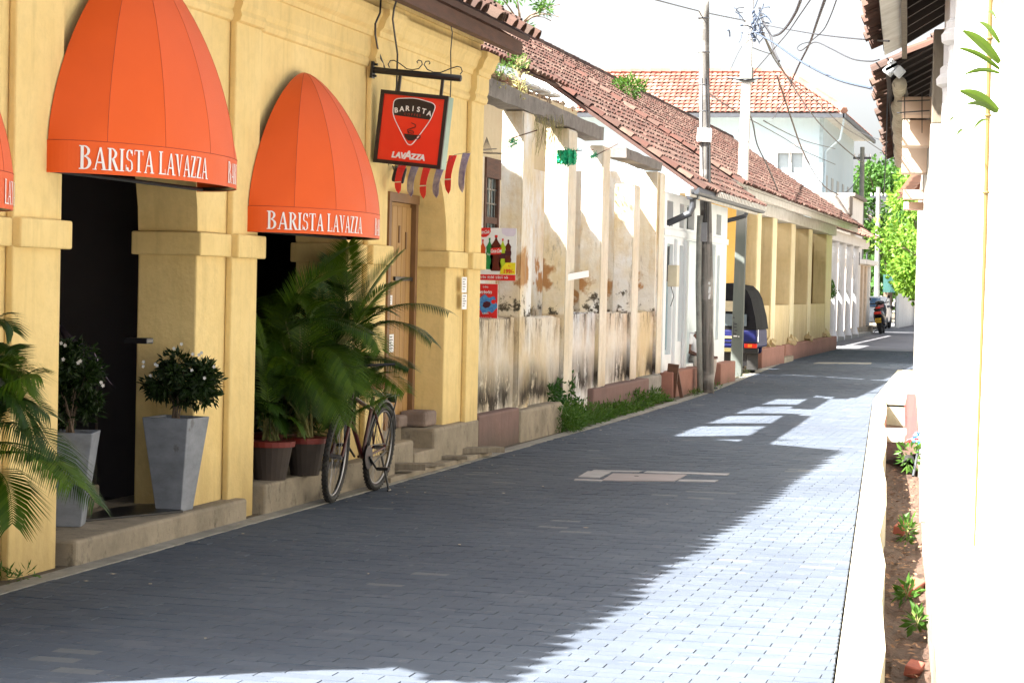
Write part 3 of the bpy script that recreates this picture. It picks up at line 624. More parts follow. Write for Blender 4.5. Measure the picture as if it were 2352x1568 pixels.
# cords over the facade
def cable(pts, r, label, cat='cable', group=None, name='cable', mat=None, n=6):
    return solo(name, MB().tube(pts, r, n), mat or MCABLE, label, cat, group)
cable([WX(875, -5, -5.17), WX(873, 30, -5.13), WX(862, 55, -5.12), WX(862, 80, -5.14), WX(868, 115, -5.22), WX(884, 158, -5.22)], .008, 'brown cord running down the cornice to the sign bracket', group='cords on the yellow wall')
cable([WX(912, -2, -5.0), WX(905, 20, -5.02), WX(902, 45, -5.08), WX(908, 90, -5.14), WX(913, 125, -5.17), WX(911, 200, -5.17), WX(905, 235, -5.2)], .008, 'brown cord hanging from the eave past the left scroll of the sign', group='cords on the yellow wall')
cable([WX(1036, 62, -5.0), WX(1039, 75, -5.05), WX(1035, 120, -5.12), WX(1036, 180, -5.15), WX(1034, 226, -5.15)], .005, 'thin cord dropping from the eave to the right end of the sign', group='cords on the yellow wall')
cable([WX(905, 350, -5.2), WX(888, 385, -5.27), WX(874, 420, -5.27), WX(868, 450, -5.27)], .007, 'dark cord curving down the wall left of the wooden door', group='cords on the yellow wall')
# pennants under the sign
pn = thing('bunting', (-5.15, 17.6, 2.8), 'string of six curved red and blue printed pennants hung below the coffee sign', 'bunting')
m_lil = plain('lilac_blue_print', (.55, .54, .72), (.10, .09, .34), 7, bump=0); m_rdp = plain('red_print', (.75, .04, .04), (.70, .03, .05), 9, bump=0); m_wh = plain('pennant_back', (.70, .58, .45), (.60, .5, .4), bump=0)
fl = [(929, 375, 445, 0), (957, 380, 452, 1), (986, 378, 457, 0), (1015, 385, 455, 1), (1043, 357, 446, 0), (1074, 352, 443, 1)]
for i, (dx_, ya, yb2, kk) in enumerate(fl):
    c0 = WX(dx_, ya, -5.08); yw = c0.y; c1 = WY(dx_, yb2, yw); h_ = c0.z-c1.z; w_ = .062
    mb = MB(); nn = 10; L = [] 
    for j in range(nn+1):
        t = j/nn; bow = -.05*math.sin(t*math.pi*.75)+.02; ww = w_*.62*(1.0 if t < .7 else math.sqrt(max(.02, 1-((t-.7)/.3)**2))); z_ = c0.z-h_*t
        L.append(((c0.x-ww+bow-.03, yw+.03-bow, z_), (c0.x+ww+bow-.03, yw-.01, z_)))
    for (a, b), (c2, d) in zip(L, L[1:]): mb.add([a, b, d, c2, (a[0], a[1]+.004, a[2]), (b[0], b[1]+.004, b[2]), (d[0], d[1]+.004, d[2]), (c2[0], c2[1]+.004, c2[2])], [(0, 3, 2, 1), (4, 5, 6, 7), (0, 1, 5, 4), (2, 3, 7, 6), (0, 4, 7, 3), (1, 2, 6, 5)])
    fo = mb.build('pennant', m_lil if kk else m_rdp, pn, label='lilac and blue printed pennant' if kk else 'red printed pennant with a white band')
    INV[fo.name] = Matrix()
    if not kk: a, b = L[6]; c2, d = L[7]; MB().face([Vector(q)+Vector((0, -.006, 0)) for q in (a, b, Vector(b).lerp(Vector(d), .35), Vector(a).lerp(Vector(c2), .35))]).build('band', MLET, fo)
MB().tube([WX(a, b, -5.08) for a, b in ((905, 388), (929, 376), (986, 379), (1015, 384), (1044, 356), (1078, 349))], .002, 4).build('string', MCABLE, pn)
spk = thing('wall_lamp', tuple(WX(912, 390, -5.2)), 'small dark floodlight on the wall behind the red sign', 'lamp')
MB().obox(WX(917, 400, -5.17), (.10, .08, .13), R3(.3, .2, .4)).build('housing', MBM, spk, bevel=.01); MB().tube([WX(905, 385, -5.3), WX(915, 395, -5.2)], .012, 6).build('arm', MBM, spk)
cable([WX(902, 381, -5.27), WX(905, 390, -5.21)], .006, 'short lead entering the floodlight behind the sign')
# paper stickers on door and pilaster
def sticker(x0, x1, y0, y1, X, label, red=False, lines=5):
    t = thing('paper_notice', tuple(WX((x0+x1)/2, (y0+y1)/2, X)), label, 'notice', 'paper notices on the yellow house'); a, b = WX(x0, y0, X), WX(x1, y1, X)
    MB().box(X, X+.003, a.y, b.y, b.z, a.z).build('sheet', MPAPER, t); mb = MB(); h_ = (a.z-b.z)
    for k in range(lines):
        z_ = a.z-h_*(.12+.8*k/lines); mb.box(X+.0032, X+.004, a.y+.15*(b.y-a.y), b.y-random.uniform(.12, .5)*(b.y-a.y), z_-h_*.05, z_)
    mb.build('print', MINK, t)
sticker(884, 896, 537, 605, -5.56, 'tall white notice high on the ochre door'); sticker(893, 900, 678, 700, -5.56, 'small white notice in the middle of the ochre door'); sticker(893, 903, 768, 808, -5.56, 'torn white notice low on the ochre door, half hidden by palm leaves')
sticker(1061, 1071, 636, 672, -5.248, 'upper white notice on the right yellow pilaster'); sticker(1061, 1071, 675, 710, -5.248, 'lower faded notice on the right yellow pilaster')

# ---------------------------------------------------------------- planting
def leaves(n, c, r, ln, wd, mode='ball', droop=.0, hollow=.5):
    C = np.array(c); u = np.random.normal(size=(n, 3)); u /= np.linalg.norm(u, axis=1)[:, None]; rad = np.random.uniform(hollow, 1.0, n)**.6
    P = C+u*rad[:, None]*np.array(r); 
    d = u+np.random.normal(size=(n, 3))*.55; d[:, 2] -= droop; d /= np.linalg.norm(d, axis=1)[:, None]
    s = np.cross(d, np.random.normal(size=(n, 3))); s /= np.linalg.norm(s, axis=1)[:, None]; L = ln*np.random.uniform(.6, 1.2, n)[:, None]; w = wd*np.random.uniform(.7, 1.2, n)[:, None]
    nn = np.cross(d, s); a = P; b = P+d*L*.5+s*w*.5+nn*w*.12; c2 = P+d*L; e_ = P+d*L*.5-s*w*.5+nn*w*.12
    V = np.stack([a, b, c2, e_], 1).reshape(-1, 3); F = [(4*i, 4*i+1, 4*i+2, 4*i+3) for i in range(n)]; mb = MB(); mb.v = [tuple(q) for q in V]; mb.f = F; return mb
def merge(*ms):
    o = MB()
    for m in ms: o.add(m.v, m.f)
    return o
def clumps(n, c, r, k, ln, wd, cr_=.33, seed=None):
    out = MB(); c = Vector(c)
    for i in range(k):
        u = Vector((random.gauss(0, 1), random.gauss(0, 1), random.gauss(0, 1))).normalized(); q = random.uniform(.45, 1.0)**.5
        p = c+Vector((u.x*r[0], u.y*r[1], u.z*r[2]))*q*.85; s = random.uniform(.6, 1.25)*cr_; m = leaves(n//k, p, (r[0]*s, r[1]*s, r[2]*s*.8), ln, wd, droop=.15, hollow=.1); out.add(m.v, m.f)
    return out
def planter(c, w0, w1, h, rot, label, shrub_r, shrub_c, flowers, plabel):
    t = thing('cement_planter', c, label, 'planter', 'tapered grey planters at the cafe door'); R = R3(0, 0, rot); C = Vector(c); out = []
    def ring(w, z): return [C+R @ Vector((sx*w/2, sy*w/2, z)) for sx, sy in ((-1, -1), (1, -1), (1, 1), (-1, 1))]
    r0, r1, r2, r3 = ring(w0, 0), ring(w1, h), ring(w1-.05, h), ring(w1-.05, h-.04)
    mb = MB(); mb.add(r0+r1+r2+r3, [(3, 2, 1, 0)]+[(k+4*i, (k+1) % 4+4*i, (k+1) % 4+4*i+4, k+4*i+4) for i in range(3) for k in range(4)]+[(12, 13, 14, 15)]); mb.build('planter_body', MPLANT, t, bevel=.006)
    s = thing('flowering_shrub', (C.x, C.y, C.z+h-.04), plabel, 'shrub', 'white flowered shrubs in the planters'); sc2 = Vector(shrub_c)
    mb = MB()
    for k in range(9):
        e_ = sc2+Vector((random.uniform(-.6, .6)*shrub_r[0], random.uniform(-.6, .6)*shrub_r[1], random.uniform(-.3, .4)*shrub_r[2])); mb.tube(bez((C.x+random.uniform(-.03, .03), C.y+random.uniform(-.03, .03), C.z+h-.05), (C.x, C.y, C.z+h+.1), e_, 6), [.007, .006, .005, .004, .003, .002], 5)
    mb.build('stem', MBARK, s); clumps(3000, sc2, shrub_r, 26, .058, .017, .36).build('foliage', MSH, s)
    for (fx, fy) in flowers:
        p = WY(fx, fy, C.y-shrub_r[1]*.8); mb = MB()
        mb.v.append(tuple(p+Vector((0, -.001, 0))))
        for q in range(5):
            an = q*1.257+fx; d = Vector((math.cos(an), -.25, math.sin(an))); s_ = Vector((-math.sin(an), 0, math.cos(an))); b_ = len(mb.v)
            mb.v += [tuple(p+d*.007+s_*.005), tuple(p+d*.013), tuple(p+d*.007-s_*.005)]; mb.f.append((0, b_, b_+1, b_+2))
        mb.build('flower', MFLOW, s)
pa = WY(350, 1150, 12.06)
planter((pa.x+.105, 12.16, .145), .175, .315, .585, -.04, 'tapered grey cement planter standing on the step in front of the yellow pillar', (.245, .21, .172), tuple(WY(413, 876, 12.12)), [(417, 790), (400, 800), (330, 831), (329, 841), (361, 839), (357, 836), (346, 863), (443, 813), (457, 815), (441, 850), (492, 842), (470, 868), (463, 810)], 'round shrub with white flowers in the planter by the right hand pillar')
pb = WZ(146, 1212, .145)
planter((pb.x-.035, pb.y+.13, .145), .17, .31, .55, .30, 'tapered grey cement planter half hidden behind the left yellow pillar', (.19, .2, .26), tuple(WY(172, 880, pb.y+.2)), [(141, 788), (150, 793), (146, 825), (185, 829), (180, 833), (237, 885), (233, 878)], 'shrub with white flowers in the left planter beside the pillar edge')
def frond(p0, p1, p2, width, droop=.35, n=34, side=None, wl=.0098, mat=None, twist=0.0):
    P = bez(p0, p1, p2, 22); mb = MB(); rr_ = [max(.0012, .006*(1-i/22)) for i in range(22)]; mb.tube(P, rr_, 5)
    for k in range(n):
        t = .14+.86*k/(n-1); i = min(20, int(t*21)); u = t*21-i; p = P[i].lerp(P[i+1], u); T = (P[i+1]-P[i]).normalized()
        s = T.cross(UP); s = s.normalized() if s.length > .05 else Vector((1, 0, 0)); nrm = s.cross(T)
        s = s*math.cos(twist)+nrm*math.sin(twist)
        L = width*(.35+.65*math.sin(math.pi*min(1, .12+t*.83)))*random.uniform(.88, 1.1)
        for sg_ in (-1, 1):
            d = (s*sg_*.80+T*.62+nrm*.12).normalized(); w_ = wl*random.uniform(.8, 1.15)
            q0 = p; q1 = p+d*L*.5+UP*(-droop*L*.10); q2 = p+d*L*.98+UP*(-droop*L*.55); wv = d.cross(nrm).normalized()*w_/2
            b = len(mb.v); mb.v += [tuple(q0-wv*.4), tuple(q0+wv*.4), tuple(q0.lerp(q1, .5)-wv+nrm*.002), tuple(q0.lerp(q1, .5)+wv+nrm*.002), tuple(q1-wv*.9), tuple(q1+wv*.9), tuple(q2)]
            mb.f += [(b, b+1, b+3, b+2), (b+2, b+3, b+5, b+4), (b+4, b+5, b+6)]
    return mb
def pot(parent, c, r0, r1, h, rim=True):
    MB().lathe([(r0, 0), (r0*1.02, .01), (r1*.96, h*.86), (r1*.96, h), (r1*.86, h), (r1*.84, h*.9)], c, 22).build('pot', MPOT, parent, smooth=False)
    if rim: MB().lathe([(r1*.97, h*.86), (r1*1.06, h*.86), (r1*1.09, h*1.0), (r1*.9, h*1.01)], c, 22).build('pot_rim', MPOTR, parent)
def potted_palm(c, r, label, fr_, depth, stems=5):
    t = thing('potted_palm', c, label, 'palm', 'potted palms against the cafe'); 
    if r: pot(t, c, r*.68, r, .27 if r < .19 else .30)
    C = Vector(c)+Vector((0, 0, .26)); st = MB()
    for f_ in fr_:
        a, b, d, w = f_[:4]; dep = f_[4] if len(f_) > 4 else depth; y0 = C.y
        p0 = WY(a[0], a[1], y0+dep[0]); p1 = WY(b[0], b[1], y0+dep[1]); p2 = WY(d[0], d[1], y0+dep[2])
        st.tube(bez(C+Vector((random.uniform(-.06, .06), random.uniform(-.06, .06), 0)), C.lerp(p0, .5)+Vector((0, 0, .1)), p0, 8), [.010, .009, .008, .007, .007, .006, .006, .006], 5)
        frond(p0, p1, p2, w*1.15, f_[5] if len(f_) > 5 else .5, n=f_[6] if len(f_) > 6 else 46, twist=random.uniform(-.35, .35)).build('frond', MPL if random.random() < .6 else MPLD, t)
    st.build('stem', MSTEM, t)
def cc(x, y): return (549+x*.325, 510+y*.325)   # coordinates read in an enlarged crop
D0 = (0, 0, 0)
A_ = [(cc(330, 700), cc(430, 380), cc(770, 320), .30, (0, -.05, -.1), .1), (cc(300, 820), cc(520, 560), cc(900, 780), .26, (0, -.15, -.3), .6), (cc(420, 640), cc(520, 330), cc(770, 190), .26, (.1, .1, .1), .2),
      (cc(420, 1000), cc(560, 1000), cc(745, 1420), .24, (-.1, -.3, -.45), .6), (cc(330, 1000), cc(430, 990), cc(500, 1340), .2, (-.1, -.2, -.3), .7), (cc(250, 900), cc(330, 850), cc(290, 1180), .2, (0, -.1, -.2), .8), (cc(520, 900), cc(700, 800), cc(820, 1180), .24, (0, -.2, -.3), .6)]
B_ = [(cc(780, 760), cc(750, 350), cc(775, 150), .22, (0, .1, .15), .1), (cc(800, 760), cc(880, 480), cc(1120, 230), .28, (0, 0, 0), .1), (cc(780, 800), cc(960, 470), cc(1130, 420), .26, (0, -.1, -.1), .3), (cc(860, 720), cc(1180, 480), cc(1480, 635), .17, (0, -.1, -.3), .8),
      (cc(880, 780), cc(1150, 600), cc(1360, 840), .19, (0, -.1, -.25), .8), (cc(800, 950), cc(1060, 920), cc(1200, 1030), .19, (0, -.1, -.2), .7), (cc(760, 1050), cc(980, 980), cc(1170, 1200), .2, (0, -.15, -.3), .7), (cc(700, 800), cc(600, 560), cc(480, 620), .22, (.1, .2, .2), .4),
      (cc(720, 980), cc(860, 900), cc(960, 1210), .2, (-.1, -.2, -.35), .6), (cc(800, 700), cc(900, 560), cc(1080, 640), .22, (.05, .1, .2), .4), (cc(760, 620), cc(700, 330), cc(640, 260), .22, (.1, .2, .2), .2)]
C_ = [(cc(600, 1100), cc(760, 1010), cc(1000, 1300), .17, (0, -.1, -.2), .7), (cc(560, 1150), cc(450, 1050), cc(260, 1250), .16, (0, .1, .1), .7), (cc(560, 1050), cc(620, 850), cc(720, 900), .2, (0, .1, .15), .5), (cc(600, 1200), cc(650, 1150), cc(640, 1440), .16, (0, -.1, -.2), .7),
      (cc(500, 900), cc(360, 620), cc(160, 700), .2, (.1, .15, .2), .5), (cc(620, 820), cc(900, 640), cc(1000, 900), .2, (.1, .0, -.1), .6)]
E_ = [(cc(160, 1400), cc(110, 1230), cc(60, 1330), .13, D0, .7), (cc(180, 1400), cc(170, 1180), cc(280, 1340), .15, (0, -.1, -.15), .7), (cc(160, 1350), cc(150, 1150), cc(60, 1200), .13, D0, .7), (cc(200, 1380), cc(260, 1300), cc(330, 1480), .13, (0, -.1, -.1), .7), (cc(200, 1000), cc(120, 640), cc(60, 640), .14, (.1, .1, .1), .6), (cc(300, 1400), cc(380, 1330), cc(460, 1490), .13, D0, .7)]
def gp(x, y, z, Y=None): q = WZ(x, y, z); return (q.x, q.y, z)
def extra(n, cx, cy, rx_, ry_, bx, by, sd, w=.2):
    rs = random.Random(sd); out = []
    for i in range(n):
        a = rs.uniform(-3.5, .4); tx, ty = cx+rx_*math.cos(a)*rs.uniform(.45, 1), cy+ry_*math.sin(a)*rs.uniform(.45, 1); b = (bx+rs.uniform(-30, 30), by+rs.uniform(-40, 30)); m = ((b[0]+tx)/2+rs.uniform(-20, 20), min(b[1], ty)-rs.uniform(0, 70)+40)
        out.append((b, m, (tx, ty), w*rs.uniform(.75, 1.15), (rs.uniform(-.1, .25), rs.uniform(-.1, .3), rs.uniform(-.25, .35)), rs.uniform(.4, .9)))
    return out
A_ += extra(15, 690, 830, 115, 230, 690, 950, 3, .24); B_ += extra(17, 800, 830, 110, 240, 790, 950, 4, .22); C_ += extra(14, 745, 900, 150, 120, 745, 990, 5, .18); E_ += extra(8, 620, 900, 70, 130, 620, 1000, 6, .13)
potted_palm(gp(620, 1100, .21), .16, 'small areca palm in the leftmost red rimmed pot beside the pillar', E_, D0)
potted_palm(gp(700, 1090, .21), .15, 'tall areca palm in the second red rimmed pot, its fronds reaching the awning', A_, D0)
potted_palm((-5.62, 14.9, .21), .15, 'bushy areca palm in the third pot, right fronds arching over the bicycle', B_, D0)

potted_palm((-5.52, 14.35, .21), .15, 'low palm between the taller two, fronds drooping behind the front wheel', C_, D0)
L_ = [((-60, 930), (30, 830), (78, 1010), .19, (0, -.05, -.1), .8), ((-80, 1010), (60, 900), (160, 1090), .26, (0, -.1, -.2), .7), ((-70, 1025), (90, 985), (170, 1110), .24, (0, -.15, -.3), .9), ((-60, 1090), (30, 1040), (28, 1200), .20, (0, -.1, -.2), .8),
      ((-70, 800), (0, 690), (30, 760), .15, (.1, .1, .1), .6), ((-80, 880), (20, 780), (60, 900), .18, (.1, .1, 0), .7), ((-90, 960), (0, 850), (110, 950), .22, (0, .05, .05), .6), ((-40, 1050), (110, 1000), (215, 1150), .2, (0, -.1, -.2), .8)]
L_ += extra(12, 0, 930, 120, 180, -60, 1050, 9, .22)
potted_palm((-5.05, 8.85, .0), .17, 'areca palm at the left picture edge with fronds crossing the yellow pillar', L_, D0)
# things inside and on the step
mt = thing('door_mat', gp(300, 1180,   .147), 'black half round door mat on the cafe step', 'mat')
pts = [(q.x, q.y, .147) for q in [WZ(*p, .147) for p in ((205, 1192), (190, 1198), (420, 1176), (405, 1166), (350, 1160), (270, 1168), (215, 1180))]]
cx_, cy_ = sum(p[0] for p in pts)/7, sum(p[1] for p in pts)/7; pts = sorted(pts, key=lambda p: math.atan2(p[1]-cy_, p[0]-cx_)); MB().prism(pts, (0, 0, .012)).build('mat', MBM, mt)
st_ = thing('menu_stand', (-5.75, 12.2, .12), 'black menu stand with a short top rail in the dark cafe doorway', 'stand')
a = WY(300, 900, 12.1); MB().obox((-5.83, 12.05, .55), (.04, .04, .9)).build('post', MBM, st_); MB().obox(WY(318, 782, 12.0), (.16, .10, .035)).build('rail', MBM, st_, bevel=.006); MB().obox((-5.83, 12.05, .13), (.2, .2, .02)).build('foot', MBM, st_)
cl = MB(); rows_ = []
p0, p1 = WY(125, 730, 11.9), WY(225, 812, 11.9)
for i in range(9):
    for j in range(7):
        u, v = i/8, j/6; cl.v.append((p0.x+(p1.x-p0.x)*u, 11.9+.3*v-.04*math.sin(u*7), p0.z-.03+(p1.z-p0.z)*(u**1.3)-.26*v*(1-.2*u)+.02*math.sin(u*9+v*4)))
for i in range(8):
    for j in range(6): cl.f.append((i*7+j, i*7+j+1, (i+1)*7+j+1, (i+1)*7+j))
tb = thing('draped_table', (-6.25, 12.1, .11), 'dim lilac cloth draped over a table inside the dark doorway', 'table')
cl.build('cloth', plain('lilac_cloth', (.30, .24, .36), (.22, .18, .28), 4), tb, smooth=True); MB().box(-6.6, -6.0, 12.0, 12.4, .62, .65).box(-6.55, -6.5, 12.05, 12.1, .11, .62).box(-6.1, -6.05, 12.05, 12.1, .11, .62).box(-6.55, -6.5, 12.3, 12.35, .11, .62).box(-6.1, -6.05, 12.3, 12.35, .11, .62).build('frame', MBM, tb)

# ---------------------------------------------------------------- bicycle
bk = thing('bicycle', (-5.02, 14.8, 0), 'dark red city bicycle with black rear rack propped on its stand beside the palms', 'bicycle')
BR = Matrix.Rotation(.095, 3, 'Y'); BO = Vector((-5.04, 0, 0))
def Bp(x, y, z): return BO+BR @ Vector((x, 0, z))+Vector((0, y, 0))
def wheel(cy, turn, label):
    ax = (BR @ R3(0, 0, turn)) @ Vector((1, 0, 0)); c = Bp(0, cy, .335); w = MB().torus(c, .308, .024, ax, 44, 8).build('wheel', MRUB, bk, smooth=True, label=label); INV[w.name] = Matrix()
    tr = MB(); e1 = ax.cross(UP).normalized(); e2 = ax.cross(e1)
    for k in range(56):
        an = k*2*math.pi/56; d = e1*math.cos(an)+e2*math.sin(an); t_ = -e1*math.sin(an)+e2*math.cos(an)
        for s_ in (-1, 1):
            q = c+d*.330+ax*s_*.011; tr.obox(q, (.016, .012, .010), Matrix((ax, t_, d)).transposed())
    tr.build('tread', MRUB, w); MB().torus(c, .282, .011, ax, 44, 6).build('rim', MSTEEL, w, smooth=True)
    sp_ = MB()
    for k in range(32):
        an = k*2*math.pi/32; d = e1*math.cos(an)+e2*math.sin(an); d2 = e1*math.cos(an+.55*(-1)**k)+e2*math.sin(an+.55*(-1)**k); sp_.tube([c+d2*.02+ax*.022*(-1)**(k//2), c+d*.28], .0012, 4, cap=False)
    sp_.build('spokes', MSTEEL, w, kind='stuff'); MB().tube([c-ax*.045, c+ax*.045], .018, 10).build('hub', MSTEEL, w)
wheel(14.32, .10, 'front wheel with knobbly tyre turned slightly'); wheel(15.32, 0, 'rear wheel')
bb = Bp(0, 14.92, .29); seat = Bp(0, 15.04, .74); head = Bp(0, 14.53, .80); headb = Bp(0, 14.49, .66); rax = Bp(0, 15.32, .335); fax = Bp(0, 14.32, .335)
MB().tube([bb, seat], .014).tube([head+Vector((0, .02, -.04)), Bp(0, 15.03, .64)], .016).tube([headb, bb], .018).tube([head, headb], .02).tube([bb+Vector((.03, 0, 0)), rax+Vector((.045, 0, 0))], .009).tube([bb-Vector((.03, 0, 0)), rax-Vector((.045, 0, 0))], .009).tube([Bp(.01, 15.03, .66), rax+Vector((.045, 0, 0))], .008).tube([Bp(-.01, 15.03, .66), rax-Vector((.045, 0, 0))], .008).build('frame', MBFR, bk)
MB().tube([headb+Vector((.03, 0, 0)), fax+Vector((.045, 0, 0))], .012).tube([headb-Vector((.03, 0, 0)), fax-Vector((.045, 0, 0))], .012).tube([headb-Vector((.04, 0, 0)), headb+Vector((.04, 0, 0))], .014).build('fork', MBFR, bk)
hb = Bp(0, 14.50, .98); MB().tube([head, hb], .012).tube([hb+Vector((-.28, .10, .03)), hb+Vector((-.12, 0, .02)), hb, hb+Vector((.12, 0, .02)), hb+Vector((.28, .10, .03))], .011).build('handlebar', MBM, bk)
sd = MB(); sd.add([seat+Vector(q) for q in ((-.02, -.20, .05), (.02, -.20, .05), (.08, .08, .06), (-.08, .08, .06), (-.02, -.20, .09), (.02, -.20, .09), (.08, .08, .11), (-.08, .08, .11))], [(0, 3, 2, 1), (4, 5, 6, 7), (0, 1, 5, 4), (1, 2, 6, 5), (2, 3, 7, 6), (3, 0, 4, 7)])
sd.build('saddle', MBPK, bk, bevel=.015); MB().torus(rax, .355, .018, BR @ Vector((1, 0, 0)), 24, 6, 3.5, 6.2).build('mudguard', MBM, bk, smooth=True)
rk = MB(); 
for o_ in (-.06, 0, .06): rk.tube([Bp(o_, 15.12, .74), Bp(o_, 15.50, .74)], .006)
for y_ in (15.15, 15.3, 15.48): rk.tube([Bp(-.06, y_, .74), Bp(.06, y_, .74)], .005)
rk.tube([Bp(.065, 15.42, .74), rax+Vector((.05, 0, 0))], .006).tube([Bp(-.065, 15.42, .74), rax-Vector((.05, 0, 0))], .006).obox(Bp(0, 15.5, .70), (.06, .02, .05)); rk.build('rear_rack', MBM, bk)
MB().lathe([(.09, 0), (.09, .006)], bb+Vector((.05, 0, 0)), 22, Matrix.Rotation(math.pi/2, 3, 'Y')).tube([bb+Vector((.05, 0, .085)), rax+Vector((.05, 0, .03))], .005).tube([bb+Vector((.05, 0, -.085)), rax+Vector((.05, 0, -.03))], .005).build('chainset', MBM, bk)
for s_, a in ((1, .6), (-1, .6+math.pi)):
    e_ = bb+Vector((.07*s_, math.cos(a)*.17, -math.sin(a)*.17)); MB().tube([bb+Vector((.06*s_, 0, 0)), e_], .009).obox(e_+Vector((.055*s_, 0, 0)), (.09, .07, .022)).build('pedal', MBM, bk)
ks = WZ(893, 1128); MB().tube([Bp(.04, 15.25, .30), ks+Vector((0, 0, .01))], .009).tube([ks+Vector((-.0, -.03, .008)), ks+Vector((0, .04, .008))], .008).build('kickstand', MBM, bk)
# stones and planks by the steps
for (x0, x1, y0, y1, z0, z1, l_) in ((-5.60, -5.46, 17.25, 17.50, .345, .45, 'small pinkish stone block beside the larger one on the door step'), (-5.56, -5.32, 17.56, 17.92, .338, .475, 'larger weathered grey stone block on the step in front of the ochre door')):
    solo('stone_block', MB().box(x0, x1, y0, y1, z0, z1), concrete('block_stone'+str(x0), (.26, .20, .17)), l_, 'stone block', 'stone blocks on the steps', bevel=.025)
def plank(p, q, w, h, z, label, rz=None):
    a, b = WZ(*p, z), WZ(*q, z); d = (b-a); L = d.length; R = R3(0, 0, math.atan2(d.y, d.x)); return solo('wooden_plank', MB().obox(((a.x+b.x)/2, (a.y+b.y)/2, z+h/2), (L, w, h), R), MWOODG, label, 'plank', 'planks lying beside the steps', bevel=.004)
def c3(x, y): return (846.7+x*.15, 901.6+y*.15)
plank(c3(360, 1165), c3(870, 1175), .16, .05, .075, 'short grey plank lying against the step behind the bicycle stand')
plank(c3(1260, 930), c3(2020, 905), .14, .05, .05, 'long brown plank lying at the foot of the mauve plinth')
plank(c3(1060, 1010), c3(1500, 1015), .12, .03, .05, 'flat reddish board lying beside the lowest step')
plank(c3(560, 1140), c3(1050, 1110), .2, .02, .048, 'thin brown board under the shorter grey plank')
# ---------------------------------------------------------------- the weathered roofless house
RN = Vector((1, .0298, 0)).normalized(); RP = Vector((-5.32, 20.7, 0))
def WR(x, y): return W(x, y, RP, RN)
def rx(y): return -5.32-.0298*(y-20.7)
ru = thing('ruined_house', (-6, 25, 0), 'weathered roofless verandah house with stained plaster, bare pillars and a broken concrete beam', 'house')
edges = [(1193, 1216), (1297, 1314), (1377, 1391), (1450, 1462), (1509, 1519)]; py = [(WR(a, 700).y, WR(b, 700).y) for a, b in edges]
print('PIERS', [(round(a, 2), round(b, 2)) for a, b in py])
for i, (a, b) in enumerate(py):
    X = rx((a+b)/2); dpt = .22 if i == 0 else .26; top_ = [3.395, 3.40, 3.36, 3.0, 3.30][i]; m_ = MRP
    MB().box(X-dpt, X, a, b, .0, top_).build('pier', MRW, ru, bevel=.012); MB().box(X+.001, X+.012, a+.006, b-.006, .37, top_-.02).build('pier_face', m_ if i else MRW, ru, bevel=.004)
yy_ = [19.1]+[q for ab in py for q in ab]
segs_ = [(yy_[0], yy_[1])]+[(yy_[2*i+2], yy_[2*i+3]) for i in range(len(py)-1)]
for i, (a, b) in enumerate(segs_):
    X = rx((a+b)/2)-.075; h_ = [1.27, 1.26, 1.29, 1.27, 1.28][i]; mm = [MR, MR, MRB, MR, MRC][i]
    pr = MB(); n = 14; v = []
    for k in range(n+1):
        y_ = a+.002+(b-a-.004)*k/n; z_ = h_+random.uniform(-.02, .012); pr.v += [(X-.2, y_, 0), (X, y_, 0), (X, y_, z_), (X-.2, y_, z_+random.uniform(-.01, .01))]
    for k in range(n):
        for j in range(4): pr.f.append((4*k+j, 4*k+(j+1) % 4, 4*k+4+(j+1) % 4, 4*k+4+j))
    pr.f += [(3, 2, 1, 0), (4*n, 4*n+1, 4*n+2, 4*n+3)]; pr.build('parapet', mm, ru)
# plinth: proud at the near end, again beyond the weeds
box('plinth', MMAUVE, ru, rx(20)-.1, -5.255, 19.10, 20.65, -.05, .36, bevel=.02); box('plinth', MC, ru, rx(21)-.1, -5.235, 20.66, 22.5, -.05, .33, bevel=.03)
box('plinth', MMAUVE, ru, -5.72, rx(26)+.05, py[2][0]-.35, 28.6, -.05, .36, bevel=.02); box('plinth', MCL, ru, -5.75, rx(29)+.05, 28.61, 30.05, -.05, .36, bevel=.03)
# beams
def beam(p, q, z0, z1, name='beam', lab=None):
    mb = MB(); n = 12
    for k in range(n+1):
        y_ = p+(q-p)*k/n; X = rx(y_)+.015; j = lambda: random.uniform(-.008, .008); mb.v += [(X-.24, y_, z0+j()), (X+j(), y_, z0+j()), (X+j(), y_, z1+j()), (X-.24, y_, z1+j())]
    for k in range(n):
        for j in range(4): mb.f.append((4*k+j, 4*k+(j+1) % 4, 4*k+4+(j+1) % 4, 4*k+4+j))
    mb.f += [(3, 2, 1, 0), (4*n, 4*n+1, 4*n+2, 4*n+3)]; mb.build(name, MCB, ru)
beam(19.05, 21.4, 3.40, 3.575); beam(21.41, 25.3, 3.41, 3.57); b4, b5 = WR(1437, 330).y, 30.0; beam(b4, b5, 3.31, 3.44)
